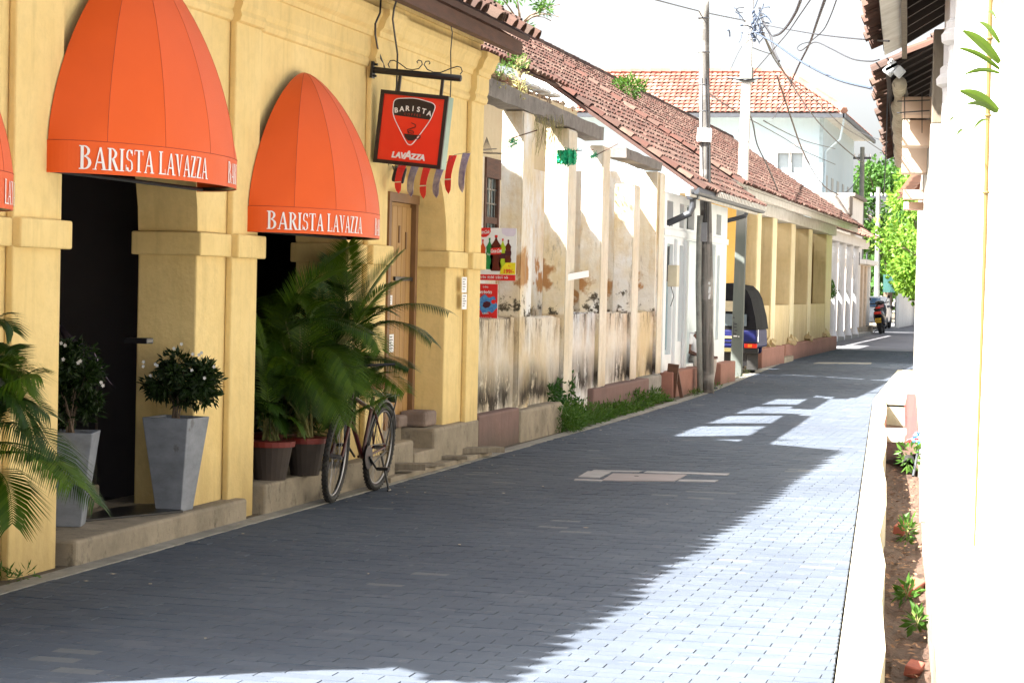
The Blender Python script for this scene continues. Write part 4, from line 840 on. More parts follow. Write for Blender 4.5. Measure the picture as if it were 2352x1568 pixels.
# back wall and floor
box('floor', MC, ru, -9.2, -5.7, 19.05, 30.1, -.05, .38); 
bw = MB(); wy0, wy1, wz0, wz1 = 25.25, 25.95, 2.05, 3.2
bw.box(-7.15, -6.95, 19.05, wy0, .38, 3.2).box(-7.15, -6.95, wy1, 30.1, .38, 3.2).box(-7.15, -6.95, wy0, wy1, .38, wz0); box('upper_wall', MCREAM, ru, -7.15, -6.95, 19.05, 30.1, 3.201, 4.12); bw.build('back_wall', MRW, ru)
wn_ = MB().box(-7.0, -6.92, wy0, wy1, 2.95, wz1).box(-7.0, -6.93, wy0, wy0+.07, wz0, 2.949).box(-7.0, -6.93, wy1-.07, wy1, wz0, 2.949).box(-7.0, -6.94, wy0+.07, wy1-.07, 2.38, 2.46).build('window', MWOOD, ru)
INV[wn_.name] = Matrix(); box('pane', MGLASS, wn_, -6.99, -6.975, wy0+.071, wy1-.071, wz0, 2.95)
for k in range(3): MB().box(-6.97, -6.955, wy0+.2+k*.16, wy0+.215+k*.16, wz0, 2.95).build('bar', MBM, wn_)
MB().box(-6.97, -6.955, wy0+.07, wy1-.07, 2.62, 2.64).box(-6.97, -6.955, wy0+.07, wy1-.07, 2.8, 2.82).build('crossbar', MBM, wn_)
box('end_wall', MR, ru, -7.15, -5.62, 29.85, 30.05, 1.2, 3.3); box('side_wall', MCREAM, ru, -7.15, -5.75, 19.03, 19.1, .38, 3.6)
# upper roof, broken tile coping and roof remnant
roof(ru, (-7.28, 4.62), (-9.6, 6.15), 19.5, 30.6, T_MAIN, MWOOD, limit=300, jitter=.01)
cop = MB(); [cop.box(-7.15, -6.93, 19.5+k*.9, 20.38+k*.9, 4.125, 4.18+random.uniform(0, .04)) for k in range(12)]; cop.build('coping', MCREAM, ru)
co = []
for k in range(70):
    y_ = 20.0+k*.15; 
    for s_ in range(2):
        if random.random() < .25: continue
        m = Matrix.Translation((-6.95-s_*.14+random.uniform(-.03, .03), y_+random.uniform(-.05, .05), 4.17+s_*.07+random.uniform(-.02, .03)+.10*max(0, math.sin(k*.19)))) @ Matrix.Rotation(math.pi/2+random.gauss(0, .22), 4, 'Z') @ Matrix.Rotation(random.gauss(-.42, .18), 4, 'X') @ Matrix.Rotation(random.gauss(0, .2), 4, 'Y'); co.append(m)
instances(ru, T_BR, co, 'broken_tile')
bt = MB(); 
for k in range(9): bt.prism([(-7.2, 20.2+k*.7, 4.36), (-7.2, 20.2+k*.7, 4.28), (-6.85, 20.2+k*.7, 4.12), (-6.82, 20.2+k*.7, 4.18)], (0, .05, 0))
bt.box(-6.92, -6.86, 19.3, 25.4, 4.13, 4.19); bt.build('rotten_rafters', MWOOD, ru, kind='stuff')
for k in range(5): box('coping_slab', MRB, ru, -7.15+.01*k, -6.92, 26.2+k*.62, 26.72+k*.62, 4.30, 4.345, bevel=.01)
# weeds growing on it
def weed(c, r, n, ln, wd, label, mat=None, name='weed', stems=7, group=None):
    t = thing(name, c, label, 'weed', group); c = Vector(c); mb = MB()
    for k in range(stems):
        an = random.uniform(0, 6.28); mb.tube(bez(c, c+Vector((0, 0, r[2])), c+Vector((math.cos(an)*r[0], math.sin(an)*r[1], r[2]*random.uniform(.8, 1.6))), 5), [.004, .0035, .003, .002, .001], 4)
    mb.build('stem', MSTEM, t); leaves(n, c+Vector((0, 0, r[2]*.8)), (r[0], r[1], r[2]), ln, wd, droop=-.3, hollow=.1).build('foliage', mat or MWEED, t)
weed(tuple(WR(1140, 205)), (.12, .15, .14), 60, .05, .015, 'small dry tuft growing on the near end of the concrete beam', MDRY, group='weeds on the ruined house'); weed(tuple(WR(1193, 238)), (.1, .14, .26), 140, .06, .016, 'tall pale weed growing over the first pillar top', MDRY, group='weeds on the ruined house')
weed(tuple(WX(1188, 160, -6.9)), (.15, .35, .12), 160, .06, .025, 'green sprig on the broken eave above the first pillar', MWEED, group='weeds on the ruined house'); weed(tuple(WX(1150, 178, -6.8)), (.15, .25, .12), 120, .05, .02, 'yellow green tuft on the rotten roof edge near the yellow house', MWEED, group='weeds on the ruined house')
dr_ = MB()
for k in range(70):
    a = WR(random.uniform(1222, 1290), random.uniform(262, 285)); a.x += .02; dr_.tube(bez(a, a+Vector((random.uniform(0, .06), random.uniform(-.1, .1), -.1)), a+Vector((random.uniform(-.02, .05), random.uniform(-.3, .1), -random.uniform(.1, .45))), 5), .0022, 3)
solo('dry_creeper', dr_, MDRY, 'dry straw coloured creeper trailing below the concrete beam', 'creeper')
# nets on rods
def net(x0, x1, y0, y1, rod, label, big):
    c = WR((x0+x1)/2, (y0+y1)/2); c.x += .12; t = thing('plastic_net', tuple(c), label, 'net', 'green nets hooked on the pillars'); a, b = WR(rod[0], rod[1]), WR(rod[2], rod[3]); sx = (x1-x0)/2*c.y/FPX*1.02; sz = (y1-y0)/2*c.y/FPX*1.03
    MB().tube([(a.x+.1, c.y, a.z), (a.x+.1+(rod[2]-rod[0])*c.y/FPX, c.y, b.z)], .006, 6).build('rod', MWOOD, t)
    mb = MB()
    for k in range(500 if big else 70):
        u = Vector((random.gauss(0, 1), random.gauss(0, .6), random.gauss(0, 1))).normalized()*random.uniform(.5, .8); p = c+Vector((u.x*sx, u.y*.07, u.z*sz)); d = Vector((random.gauss(0, 1), random.gauss(0, 1), random.gauss(0, 1)))*.014; mb.tube([p, p+d, p+d*1.5+Vector((d.y, d.z, d.x))], .003, 3, cap=False)
    if big:
        nb_ = len(mb.v)
        for i in range(13):
            for j in range(9):
                u, v = i/12*2-1, j/8*2-1; e_ = (1-.12*abs(v)**3); fr_ = random.uniform(-.10, .02)*sz if j == 0 else 0
                mb.v.append((c.x+u*sx*.95*e_, c.y-.07+.05*u*u+random.uniform(-.02, .02)+.02*math.sin(i*2.1), c.z+v*sz*(.82-.12*abs(math.sin(i*1.7)))+fr_))
        for i in range(12):
            for j in range(8): mb.f.append((nb_+i*9+j, nb_+(i+1)*9+j, nb_+(i+1)*9+j+1, nb_+i*9+j+1))
    mb.build('net', MNET, t)
net(1253, 1303, 340, 382, (1255, 340, 1320, 357), 'large bundled green plastic net between the first two pillars', True); net(1144, 1158, 315, 338, (1145, 316, 1208, 318), 'green net scrap hanging at the left end of a rod before the first pillar', False); net(1336, 1348, 355, 361, (1336, 358, 1395, 350), 'tiny green net scrap on the rod by the third pillar', False)
c = WR(1118, 330); hb_ = MB().tube([WR(1095, 345), WR(1140, 342)], .006, 5)
for k in range(10): hb_.tube([WR(1118, 315), WR(1105+k*3, 352)], .002, 3)
hb_.torus(WR(1120, 352)+Vector((.05, 0, 0)), .09, .004, (0, 0, 1), 16, 4); solo('hanging_basket', hb_, MWOODG, 'bare wire hanging basket beside the window of the ruined house', 'basket')
bd_ = thing('street_number_board', tuple(WR(1310, 640)), 'small white board nailed askew on the second pillar', 'board'); a, b = WR(1299, 640), WR(1321, 634)
MB().obox((rx(23)+.06, (a.y+b.y)/2-.02, 1.73), (.012, .50, .075), R3(.0, 0, 0) @ R3(.12, 0, -.38)).build('board', MPAPER, bd_, bevel=.002)
# posters
def poster(x0, x1, z0, z1, Y, label, name='poster'):
    t = thing(name, ((x0+x1)/2, Y, z0), label, 'poster', 'posters by the ruined house'); MB().box(x0, x1, Y, Y+.008, z0, z1).build('backing', MPAPER, t); return t
PY = 20.55; pa_ = WY(1096, 523, PY); pb_ = WY(1184, 645, PY)
X0, X1, Z0, Z1 = pa_.x, pb_.x, pb_.z, pa_.z
def PP(u, v, w=.002): return (X0+u*(X1-X0), PY-w, Z1-v*(Z1-Z0))
def pface(polys, mat, parent, name, w=.002):
    mb = MB()
    for k, q in enumerate(polys): mb.face([PP(u, v, w+.0002*(k % 5)) for u, v in q][::-1])
    return mb.build(name, mat, parent)
ps = poster(X0, X1, Z0+.115*(Z1-Z0), Z1, PY, 'white cola poster with five soda bottles and the price 199 in yellow')
mred = plain('poster_red', (.70, .02, .02), (.66, .02, .02), bump=0, rough=.4); myel = plain('poster_yellow', (.85, .72, .02), bump=0, rough=.4); mcola = plain('cola_brown', (.07, .008, .005), (.12, .012, .006), 9, bump=0, rough=.3)
morg = plain('orange_soda', (.75, .10, .015), bump=0, rough=.4); mgrn = plain('green_bottle', (.01, .25, .06), bump=0, rough=.4); mlim = plain('lime_soda', (.45, .60, .02), bump=0, rough=.4); mblu = plain('poster_blue', (.04, .16, .50), (.10, .35, .60), 40, bump=0, rough=.4); mdk = plain('poster_dark', (.08, .01, .02), bump=0)
mlilp = plain('pale_lilac', (.68, .62, .74), bump=0)
MB().box(X0, X1-.004, PY-.001, PY+.008, Z0, Z0+.112*(Z1-Z0)).build('red_band', mred, ps)
pface([[(.0, .0), (.34, .0), (.35, .07), (.31, .13), (.24, .172), (.15, .18), (.06, .15), (.0, .1)]], mred, ps, 'red_disc'); pface([[(.62, .0), (.98, .0), (.98, .10), (.93, .15), (.75, .155), (.64, .10)]], mlilp, ps, 'pale_disc')
def bottle(cx, y0, y1, w, mat, capm, name, lab=None, cola=False):
    h_ = y1-y0; pr = [(.16, 0), (.17, .06), (.15, .10), (.30, .16), (.62, .24), (.90, .30), (.80, .36), (.74, .42), (.92, .52), (.98, .60), (.82, .70), (.80, .76), (.98, .84), (.95, .95), (.70, 1.0)]
    q = [(cx-w/2*r_, y0+h_*t) for r_, t in pr]+[(cx+w/2*r_, y0+h_*t) for r_, t in pr[::-1]]; mb = MB()
    pr2 = pr
    for (r0, t0), (r1, t1) in zip(pr2, pr2[1:]): mb.face([PP(cx-w/2*r0, y0+h_*t0, .003), PP(cx-w/2*r1, y0+h_*t1, .003), PP(cx+w/2*r1, y0+h_*t1, .003), PP(cx+w/2*r0, y0+h_*t0, .003)])
    mb.build('bottle_print', mat, ps); pface([[(cx-w*.12, y0), (cx+w*.12, y0), (cx+w*.12, y0+.045), (cx-w*.12, y0+.045)]], capm, ps, 'cap_print', .0035)
    if lab: pface([[(cx-w*.46, y0+h_*.50), (cx+w*.46, y0+h_*.50), (cx+w*.44, y0+h_*.68), (cx-w*.44, y0+h_*.68)]], lab, ps, 'label_print', .0038)
bottle(.155, .22, .78, .17, morg, mred, 'b', mred); bottle(.325, .19, .79, .19, mgrn, mgrn, 'b', None); bottle(.66, .20, .76, .17, mlim, mred, 'b', mdk); bottle(.80, .22, .66, .17, mcola, mdk, 'b', mdk); 
bottle(.49, .135, .82, .30, mcola, mred, 'b', None); pface([[(.355, .385), (.635, .37), (.625, .50), (.36, .51)]], mred, ps, 'label_print', .0045)
pface([[(.62, .78), (.76, .655), (.995, .655), (.995, .878), (.60, .878)]], myel, ps, 'price_block', .0042)
hx, hz = (1, 0, 0), (0, 0, 1); hh = Z1-Z0
textobj('199/-', hh*.115, PP(.82, .86, .005), hx, hz, mred, ps, off=.002, sx=.9); textobj('Rs', hh*.05, PP(.84, .735, .005), hx, hz, mred, ps)
for (u, v, s_) in ((.16, .105, .095), (.49, .465, .10)):
    textobj('Coca-Cola', hh*s_*.92, PP(u, v, .0055), (1, 0, .03), hz, MLET, ps, shear=.5, off=.0012, sx=.62 if u < .3 else .56); MB().tube([PP(u-.11, v-.045, .006), PP(u-.13, v+.005, .006), PP(u-.02, v+.015, .006), PP(u+.12, v+.0, .006)], .0012, 4).build('lettering', MLET, ps)
textobj('7up', hh*.055, PP(.31, .52, .0045), hx, hz, MLET, ps, shear=.2)
def sinh(parent, f, words, h_, mat, r_=.0022):
    # rounded letter shapes: open bowls with loops and vowel strokes
    mb = MB(); u = 0
    for w_ in words:
        for ch in w_:
            k = {'k': [(0, .2, .5), (.45, .2, .4)], 'o': [(0, .25, .6)], 'm': [(0, .3, .5), (.5, .5, .25)], 'l': [(.1, .1, .55)], 'r': [(.1, .3, .4)]}[ch]
            for (dx_, a0, rr_) in k:
                pts = [f(u+(dx_+rr_*.5+rr_*.5*math.cos(a)), .42+rr_*.62*math.sin(a)) for a in np.linspace(-2.4+a0, 2.9+a0, 12)]; mb.tube(pts, r_, 4)
            if ch in 'kr': mb.tube([f(u+.2, .92), f(u+.35, 1.02), f(u+.55, .9)], r_, 4)
            if ch == 'l': mb.tube([f(u+.6, .1), f(u+.75, .5), f(u+.62, .95)], r_, 4)
            u += .95
        u += .45
    mb.build('lettering', mat, parent); return u
sinh(ps, lambda u, v: PP(.07+u*.0505, .967-v*.05, .005), ['ookm', 'lokr', 'okor', 'mk'], 1, MLET, .0022)
pc_ = WY(1093, 650, PY+.02); pd_ = WY(1142, 739, PY+.02); X0, X1, Z0, Z1 = pc_.x, pd_.x, pd_.z, pc_.z-.004; PY = PY+.02
p2 = poster(X0, X1, Z0, Z1, PY, 'narrow red poster with a blue splash below the soda poster'); pface([[(.005, .005), (.995, .005), (.995, .995), (.005, .995)]], mred, p2, 'red_print')
blob = [(.5+.50*math.cos(a)*(1+.12*math.sin(5*a)), .55+.23*math.sin(a)*(1+.2*math.cos(7*a))) for a in np.linspace(0, 2*math.pi, 40)[:-1]]; blob = [(min(.99, max(.01, a)), b) for a, b in blob]
mb = MB(); 
for i in range(len(blob)): mb.face([PP(.5, .55, .003), PP(*blob[(i+1) % len(blob)], .003), PP(*blob[i], .003)])
mb.build('blue_splash', mblu, p2); pface([[(.33, .60), (.36, .50), (.50, .46), (.66, .48), (.70, .55), (.62, .62), (.46, .65)]], mdk, p2, 'dark_shape', .004); pface([[(.70, .46), (.80, .41), (.92, .43), (.90, .52), (.76, .53)], [(.02, .58), (.14, .56), (.24, .62), (.16, .68), (.04, .66)]], mred, p2, 'red_spot', .004)
sinh(p2, lambda u, v: PP(.33+u*.09, .11-v*.05, .005), ['oko'], 1, MLET, .0020); sinh(p2, lambda u, v: PP(.16+u*.105, .265-v*.08, .005), ['kokmko'], 1, MLET, .0032); sinh(p2, lambda u, v: PP(.32+u*.08, .80-v*.035, .005), ['okmo'], 1, MLET, .0022); sinh(p2, lambda u, v: PP(.16+u*.105, .925-v*.045, .005), ['mooool'], 1, MLET, .0016)
# weeds at the foot of the ruined wall
gm = []
for k in range(34):
    t = k/33; y_ = 22.35+7.3*t**1.05; h_ = .15-.05*t+.09*math.sin(k*1.9)+random.uniform(-.04, .06); 
    if t < .22: h_ += .10
    gm.append(leaves(random.choice((90, 200, 330)), (rx(y_)+.15+random.uniform(-.05, .05), y_, h_*.42), (.17, .22, h_*.62), .07, .016, droop=-.35, hollow=.05))
tag(merge(*gm).build('roadside_weeds', MWEED), kind='stuff'); gm = []
for k in range(11): gm.append(leaves(90, (rx(22.4)+random.uniform(-.1, .05), 22.55+random.random()*1.1, random.uniform(.1, .6)), (.10, .14, .14), .07, .03, droop=.1, hollow=.05))
tag(merge(*gm).build('wall_creeper', leaf('creeper_leaf', (.02, .07, .015), (.04, .11, .02)), None), label=None); 
o = COL.objects['wall_creeper']; tag(o, 'dark leafy creeper climbing the wall at the second pillar', 'creeper')
gm = [leaves(40, (kl(y_)-.12+random.uniform(-.1, .05), y_, .03), (.08, .12, .05), .06, .012, droop=-.5, hollow=.05) for y_ in [9.75, 9.9, 31.2, 31.6, 31.9, 32.6, 33, 33.4, 34, 36, 38, 40.5, 48, 52]]
tag(merge(*gm).build('kerb_grass', MWEED), kind='stuff')

# ---------------------------------------------------------------- white shop house
def open_wall(parent, name, mat, X, th, y0, y1, z0, z1, holes):
    # wall sheet of thickness th with rectangular holes (ya, yb, za, zb)
    ysl = sorted({y0, y1}|{q for h in holes for q in h[:2]}); zsl = sorted({z0, z1}|{q for h in holes for q in h[2:]}); mb = MB()
    for ya, yb2 in zip(ysl, ysl[1:]):
        st = None
        for za, zb in zip(zsl, zsl[1:]):
            cy, cz = (ya+yb2)/2, (za+zb)/2; solid = not any(h[0] < cy < h[1] and h[2] < cz < h[3] for h in holes)
            if solid: mb.box(X-th, X, ya, yb2, za, zb)
    return mb.build(name, mat, parent)
wh = thing('white_shop_house', (-5.8, 33.8, 0), 'low white house with blue grey window frames and a tin gutter behind the wooden pole', 'house')
WXX = -5.62; f_ = lambda d: WX(d, 700, WXX).y
yA, yB, yC, yD, yE = f_(1522), f_(1548), f_(1580), f_(1640), f_(1666)
hs = [(f_(1527), f_(1543), .62, 2.28), (f_(1556), f_(1567), .80, 2.28), (f_(1572), f_(1634), .42, 2.38), (f_(1642), f_(1651), .75, 2.2)]
hs += [(f_(1527), f_(1541), 2.55, 2.92), (f_(1556), f_(1566), 2.55, 2.92), (f_(1572), f_(1590), 2.55, 2.92), (f_(1641), f_(1652), 2.55, 2.9)]
MWH = plaster('white_paint_bluish', (.74, .78, .80), (.68, .72, .74), base_h=.5, base_amt=.3, blotch=.1)
open_wall(wh, 'front_wall', MWH, WXX, .16, yA-.1, yE, .36, 3.05, hs)
mfr = plain('blue_grey_frame', (.36, .46, .50), (.30, .40, .44), bump=0, rough=.5); mpn = plain('pale_shutter', (.48, .58, .62), (.42, .52, .56), 3, bump=0, rough=.4)
for i, h in enumerate(hs):
    w = MB().box(WXX-.13, WXX-.10, h[0], h[1], h[2], h[3]).build('window' if i != 2 else 'doorway_panel', mpn if i < 4 else MBLACK, wh); INV[w.name] = Matrix()
    if i < 4 and i != 2: MB().box(WXX-.099, WXX-.06, h[0], h[0]+.05, h[2], h[3]).box(WXX-.099, WXX-.06, h[1]-.05, h[1], h[2], h[3]).box(WXX-.099, WXX-.055, h[0]+.05, h[1]-.05, h[3]-.06, h[3]).box(WXX-.099, WXX-.055, h[0]+.05, h[1]-.05, h[2], h[2]+.06).build('frame', mfr, w)
    if i >= 4: MB().box(WXX-.099, WXX-.06, (h[0]+h[1])/2-.02, (h[0]+h[1])/2+.02, h[2], h[3]).build('mullion', mfr, w)
gt = MB(); 
for k in range(6): q = f_(1529)+k*.09; gt.tube([(WXX-.05, q, 1.72), (WXX-.05, q, 2.25)], .007, 4)
gt.tube([(WXX-.05, f_(1528), 2.0), (WXX-.05, f_(1534), 2.0)], .008, 4); gt.build('grille', MBM, wh)
for a in (f_(1570), f_(1548), f_(1636), f_(1519)): MB().box(WXX+.001, WXX+.05, a-.1, a+.1, .37, 2.36).build('pilaster', MWH, wh, bevel=.008)
box('transom_band', MWH, wh, WXX+.001, WXX+.03, yA-.1, yE, 2.40, 2.50, bevel=.006)
box('plinth', MPINK, wh, -5.85, -5.42, f_(1519), f_(1588), -.05, .38, bevel=.015); box('plinth', MPINK, wh, -5.85, -5.45, f_(1637), yE+.25, -.05, .36, bevel=.015); box('floor', MC, wh, -9, -5.64, yA, yE, -.05, .36); box('seat_step', MPINK, wh, -5.84, -5.66, f_(1588)+.01, f_(1637)-.01, -.05, .34, bevel=.015)
MB().box(-9.2, -9.0, yA, yE, .3, 3.4).box(-9, -5.8, yE-.1, yE, .36, 3.0).box(-9, -5.8, yA-.1, yA, .36, 3.0).build('inner_wall', MW, wh)
roof(wh, (-5.16, 3.12), (-9.6, 6.15), 30.65, yE+.9, T_MAIN, MWOOD, limit=300, jitter=.01)
box('eave_board', MFASC, wh, -5.26, -5.20, 30.2, yE+.8, 2.97, 3.085); 
ge = MB()
for k in range(34): ge.obox((-5.055, 31.9+k*.165, 3.075), (.03, .085, .085), R3(0, .2, 0))
ge.build('gutter_edge', MFASC, wh, kind='stuff'); MB().prism([(-5.09, 30.3, 3.10), (-5.075, 30.3, 3.03), (-5.1, 30.3, 3.0), (-5.19, 30.3, 3.0)], (0, 7.2, 0)).build('gutter', MDRAIN, wh)
def DP(pts, Y): return [WY(a, b, Y) for a, b in pts]
dpA = DP([(1592, 452), (1591, 475), (1585, 490), (1545, 508), (1528, 516)], 30.9); MB().tube(dpA, .05, 12).build('downpipe', MDRAIN, wh); MB().obox(dpA[0]+Vector((0, 0, .04)), (.16, .14, .16), taper=1.2).build('gutter_outlet', MDRAIN, wh)
dpB = DP([(1716, 484), (1712, 496), (1695, 501), (1666, 508)], 37.0); MB().tube(dpB, .04, 10).build('downpipe', MDRAIN, wh)
mtb = thing('meter_box', (-5.55, f_(1526), 1.8), 'beige electric meter box on the corner of the white house', 'meter box'); MB().box(-5.57, -5.43, f_(1524), f_(1524)+.22, 1.64, 1.96).build('case', plain('beige_metal', (.50, .46, .34), bump=0, rough=.5), mtb, bevel=.01); MB().tube([(-5.5, f_(1522), 1.64), (-5.45, f_(1521), 1.5), (-5.5, f_(1522), 1.35)], .006, 6).build('wire', MCABLE, mtb)
solo('leaning_planks', MB().obox((-5.45, f_(1522)-.02, .25), (.16, .05, .5), R3(.1, .1, 0)).obox((-5.36, f_(1524), .23), (.05, .05, .46), R3(.05, -.2, 0)), MWOOD, 'dark broken timber leaning at the corner of the pink plinth', 'timber')

# ---------------------------------------------------------------- long pale yellow verandah house
y2 = thing('verandah_house', (-6.4, 50, 0), 'long pale yellow house with square verandah pillars and low pink plinth behind the rickshaw', 'house')
L2 = Vector((1, .0125, 0)).normalized(); LP = Vector((-6.02, 44.5, 0))
def WL(x, y): return W(x, y, LP, L2)
def lx(y): return -6.02-.0125*(y-44.5)
pr2 = [(1735, 1743), (1770, 1779), (1814, 1822), (1854, 1861), (1895, 1906)]
pp2 = [(WL(a, 650).y, WL(b, 650).y) for a, b in pr2]; print('Y2', [(round(a, 1), round(b, 1)) for a, b in pp2])
for a, b in pp2: MB().box(lx(a)-.34, lx(a), a, b, .35, 3.22).build('pier', MY2, y2, bevel=.01); MB().box(lx(a)+.001, lx(a)+.02, a+.01, b-.01, .42, 3.215).build('pier_face', MY2P, y2)
for (a, b), (c_, d) in zip(pp2, pp2[1:]): MB().box(lx(a)-.30, lx(a)-.05, b+.002, c_-.002, .35, 1.30).build('parapet', MY2, y2, bevel=.015)
box('lintel', MFASC, y2, -6.5, lx(50)+.03, pp2[0][0], pp2[-1][1]+.05, 3.225, 3.50, bevel=.02)
box('back_wall', MY2, y2, -7.6, -7.4, 42.9, pp2[-1][1], .3, 3.6); box('side_wall', plaster('orange_yellow_wall', (.68, .43, .12), (.64, .39, .10)), y2, -9.0, -6.36, 42.75, 42.87, .0, 3.5); box('end_wall', MY2, y2, -7.4, -6.3, pp2[-1][1]-.25, pp2[-1][1], .3, 3.4)
box('floor', MC, y2, -7.4, -6.1, 43.0, pp2[-1][1], -.05, .34); y_a, y_b, y_c = WL(1740, 800).y, WL(1783, 800).y, WL(1790, 800).y
box('plinth', MPINK, y2, -6.6, lx(45)+.16, y_a-.3, y_b, -.05, .40, bevel=.02); box('plinth', MPINK, y2, -6.7, lx(52)+.13, y_c+.6, pp2[-1][1]+.1, -.05, .38, bevel=.02); box('door_step', MC, y2, -6.4, lx(48)+.2, y_b+.03, y_c+1.1, -.05, .12)
rbl = MB(); [rbl.obox((lx(a)+random.uniform(0, .12), a+random.uniform(-.3, .3), .42+random.uniform(0, .05)), (random.uniform(.08, .2), random.uniform(.1, .3), random.uniform(.06, .14)), R3(random.random(), random.random(), random.random())) for a, b in pp2[1:] for _ in range(6)]; rbl.build('crumbled_plaster', MY2, y2, kind='stuff')
roof(y2, (-5.62, 3.56), (-9.6, 6.15), yE+1.0, 62.5, T_MAIN, MWOOD, limit=300, jitter=.01, course=.27); box('eave_board', MFASC, y2, -5.75, -5.68, yE+.9, 62.4, 3.40, 3.53)
te = MB(); [te.obox((-5.66, yE+1.1+k*.17, 3.585), (.10, .11, .09), R3(0, .5, 0)) for k in range(int(24/.17))]; te.build('whitewashed_eave_tiles', MFASC, y2, kind='stuff')

# ---------------------------------------------------------------- white colonnade and end house
ch = thing('colonnade_house', (-7.2, 73, 0), 'white house with a row of round columns and small tiled eave past the yellow verandah', 'house')
for i, (a, b, rr_) in enumerate(((1904, 1922, .28), (1923, 1939, .27), (1941, 1955, .26), (1957, 1970, .25))):
    q = WX((a+b)/2, 700, -7.1); r_ = (b-a)/2*q.y*1.0/FPX; MB().lathe([(r_*1.5, -.05), (r_*1.5, .14), (r_*1.2, .22), (r_, .34), (r_*.95, 2.9), (r_*1.02, 2.92), (r_*1.02, 2.97), (r_*.95, 3.0), (r_*1.0, 3.15), (r_*1.25, 3.2), (r_*1.25, 3.3)], (-7.1, q.y, 0), 24).build('column', MWC, ch, smooth=True)
box('plinth', MCL, ch, -8.6, -6.95, 63, 83, -.1, .12); box('back_wall', MW, ch, -8.8, -8.6, 62, 80, 0, 3.5); box('lintel', MW, ch, -7.3, -6.93, 64, 81.0, 3.31, 3.62)
roof(ch, (-6.65, 3.66), (-9.8, 5.6), 62.6, 84.0, T_BR if False else tile_mesh('roof_tile', tilemat('pinkish_clay_tile', [(.20, .10, .075), (.26, .145, .11), (.18, .085, .065), (.25, .16, .13)]), .34, .085), MWOOD, limit=120, pitch=.2, course=.3)
hp = thing('hanging_plant', tuple(WX(1908, 665, -6.75)), 'bushy green plant on the corner between the yellow verandah and white columns', 'plant'); clumps(420, WY(1910, 662, 62.6), (.13, .15, .33), 9, .10, .04, .5).build('foliage', MTREED, hp); MB().tube([WY(1908, 640, 62.5)+Vector((0, 0, .3)), WY(1908, 690, 62.5)], .01, 5).build('stem', MBARK, hp)
eh = thing('end_house', (-8, 85, 0), 'small white two storey house with beige pilasters behind the scooter', 'house'); e0, e1 = 80.3, 87.5
box('ground_wall', plaster('cream_white', (.76, .70, .62), (.70, .64, .56)), eh, -9.0, -7.42, e0+.8, e1, -.1, 2.75); 
for k in range(4): q = 81.4+k*1.6; box('pilaster', plain('beige_paint', (.62, .50, .38), bump=0) if k in (1, 2) else MW, eh, -7.419, -7.34, q, q+.5, 0, 2.70)
box('plinth', MC, eh, -7.6, -7.25, e0+.8, e1, -.1, .3, bevel=.02); box('ledge', MW, eh, -9.0, -7.15, e0+2, e1+.2, 2.76, 2.95, bevel=.02); box('upper_wall', MW, eh, -9.3, -7.75, 82.0, 87, 2.955, 5.4); box('parapet', MCB, eh, -12.5, -7.7, 80.9, 82, 4.6, 5.35, bevel=.06); box('roof_slab', MCB, eh, -9.6, -7.6, 81.9, 87.1, 5.36, 5.5, bevel=.02)
MB().tube([(-7.38, e0+1.4, 0.3), (-7.38, e0+1.4, 3.2)], .03, 6).build('downpipe', MDRAIN, eh)

# ---------------------------------------------------------------- pale blue two storey building
bl = thing('blue_building', (-14, 92, 0), 'tall pale blue building with a hipped orange tile roof above the other roofs', 'building'); YB = 88.0
c1 = WY(1889, 280, YB); c2_ = WY(1923, 290, YB+9); eL = WY(1405, 268, YB); ez = WY(1760, 268, YB).z; xr_ = WY(1890, 300, YB).x
hol = []
a, b = WY(1787, 352, YB), WY(1811, 397, YB); hol.append((a.x, b.x, b.z, a.z)); a, b = WY(1818, 352, YB), WY(1843, 397, YB); hol.append((a.x, b.x, b.z, a.z))
xs = sorted({-22.0, xr_}|{q for h in hol for q in h[:2]}); zs = sorted({0.0, ez}|{q for h in hol for q in h[2:]}); mb = MB()
for xa, xb in zip(xs, xs[1:]):
    for za, zb in zip(zs, zs[1:]):
        if not any(h[0] < (xa+xb)/2 < h[1] and h[2] < (za+zb)/2 < h[3] for h in hol): mb.box(xa, xb, YB, YB+.2, za, zb)
mb.build('front_wall', MBLUE, bl); box('side_wall', MBLUE, bl, xr_-.2, xr_-.001, YB+.201, YB+14, 0, ez); box('corner_strip', plain('grey_blue_trim', (.32, .42, .48), bump=0), bl, xr_-.13, xr_+.03, YB-.04, YB-.001, 0, ez)
for h in hol:
    w = MB().box(h[0], h[1], YB+.08, YB+.1, h[2], h[3]).build('window', plain('grey_pane', (.24, .29, .33), (.30, .35, .38), 2, bump=0, rough=.3), bl); INV[w.name] = Matrix(); MB().box(h[0]-.07, h[0], YB-.03, YB+.08, h[2]-.07, h[3]+.07).box(h[1], h[1]+.07, YB-.03, YB+.08, h[2]-.07, h[3]+.07).box(h[0], h[1], YB-.03, YB+.08, h[3], h[3]+.07).box(h[0], h[1], YB-.03, YB+.08, h[2]-.07, h[2]).build('frame', MW, w)
MB().box(hol[0][0]-.45, hol[1][1]+.35, YB-.04, YB-.001, hol[0][3]+.30, hol[0][3]+.38).build('lintel', MW, bl)
for k in range(5): w = MB().box(xr_-.001, xr_+.03, YB+1.4+k*2.4, YB+2.2+k*2.4, 4.6, 6.6).build('side_window', plain('greyish', (.40, .44, .46), bump=0), bl)
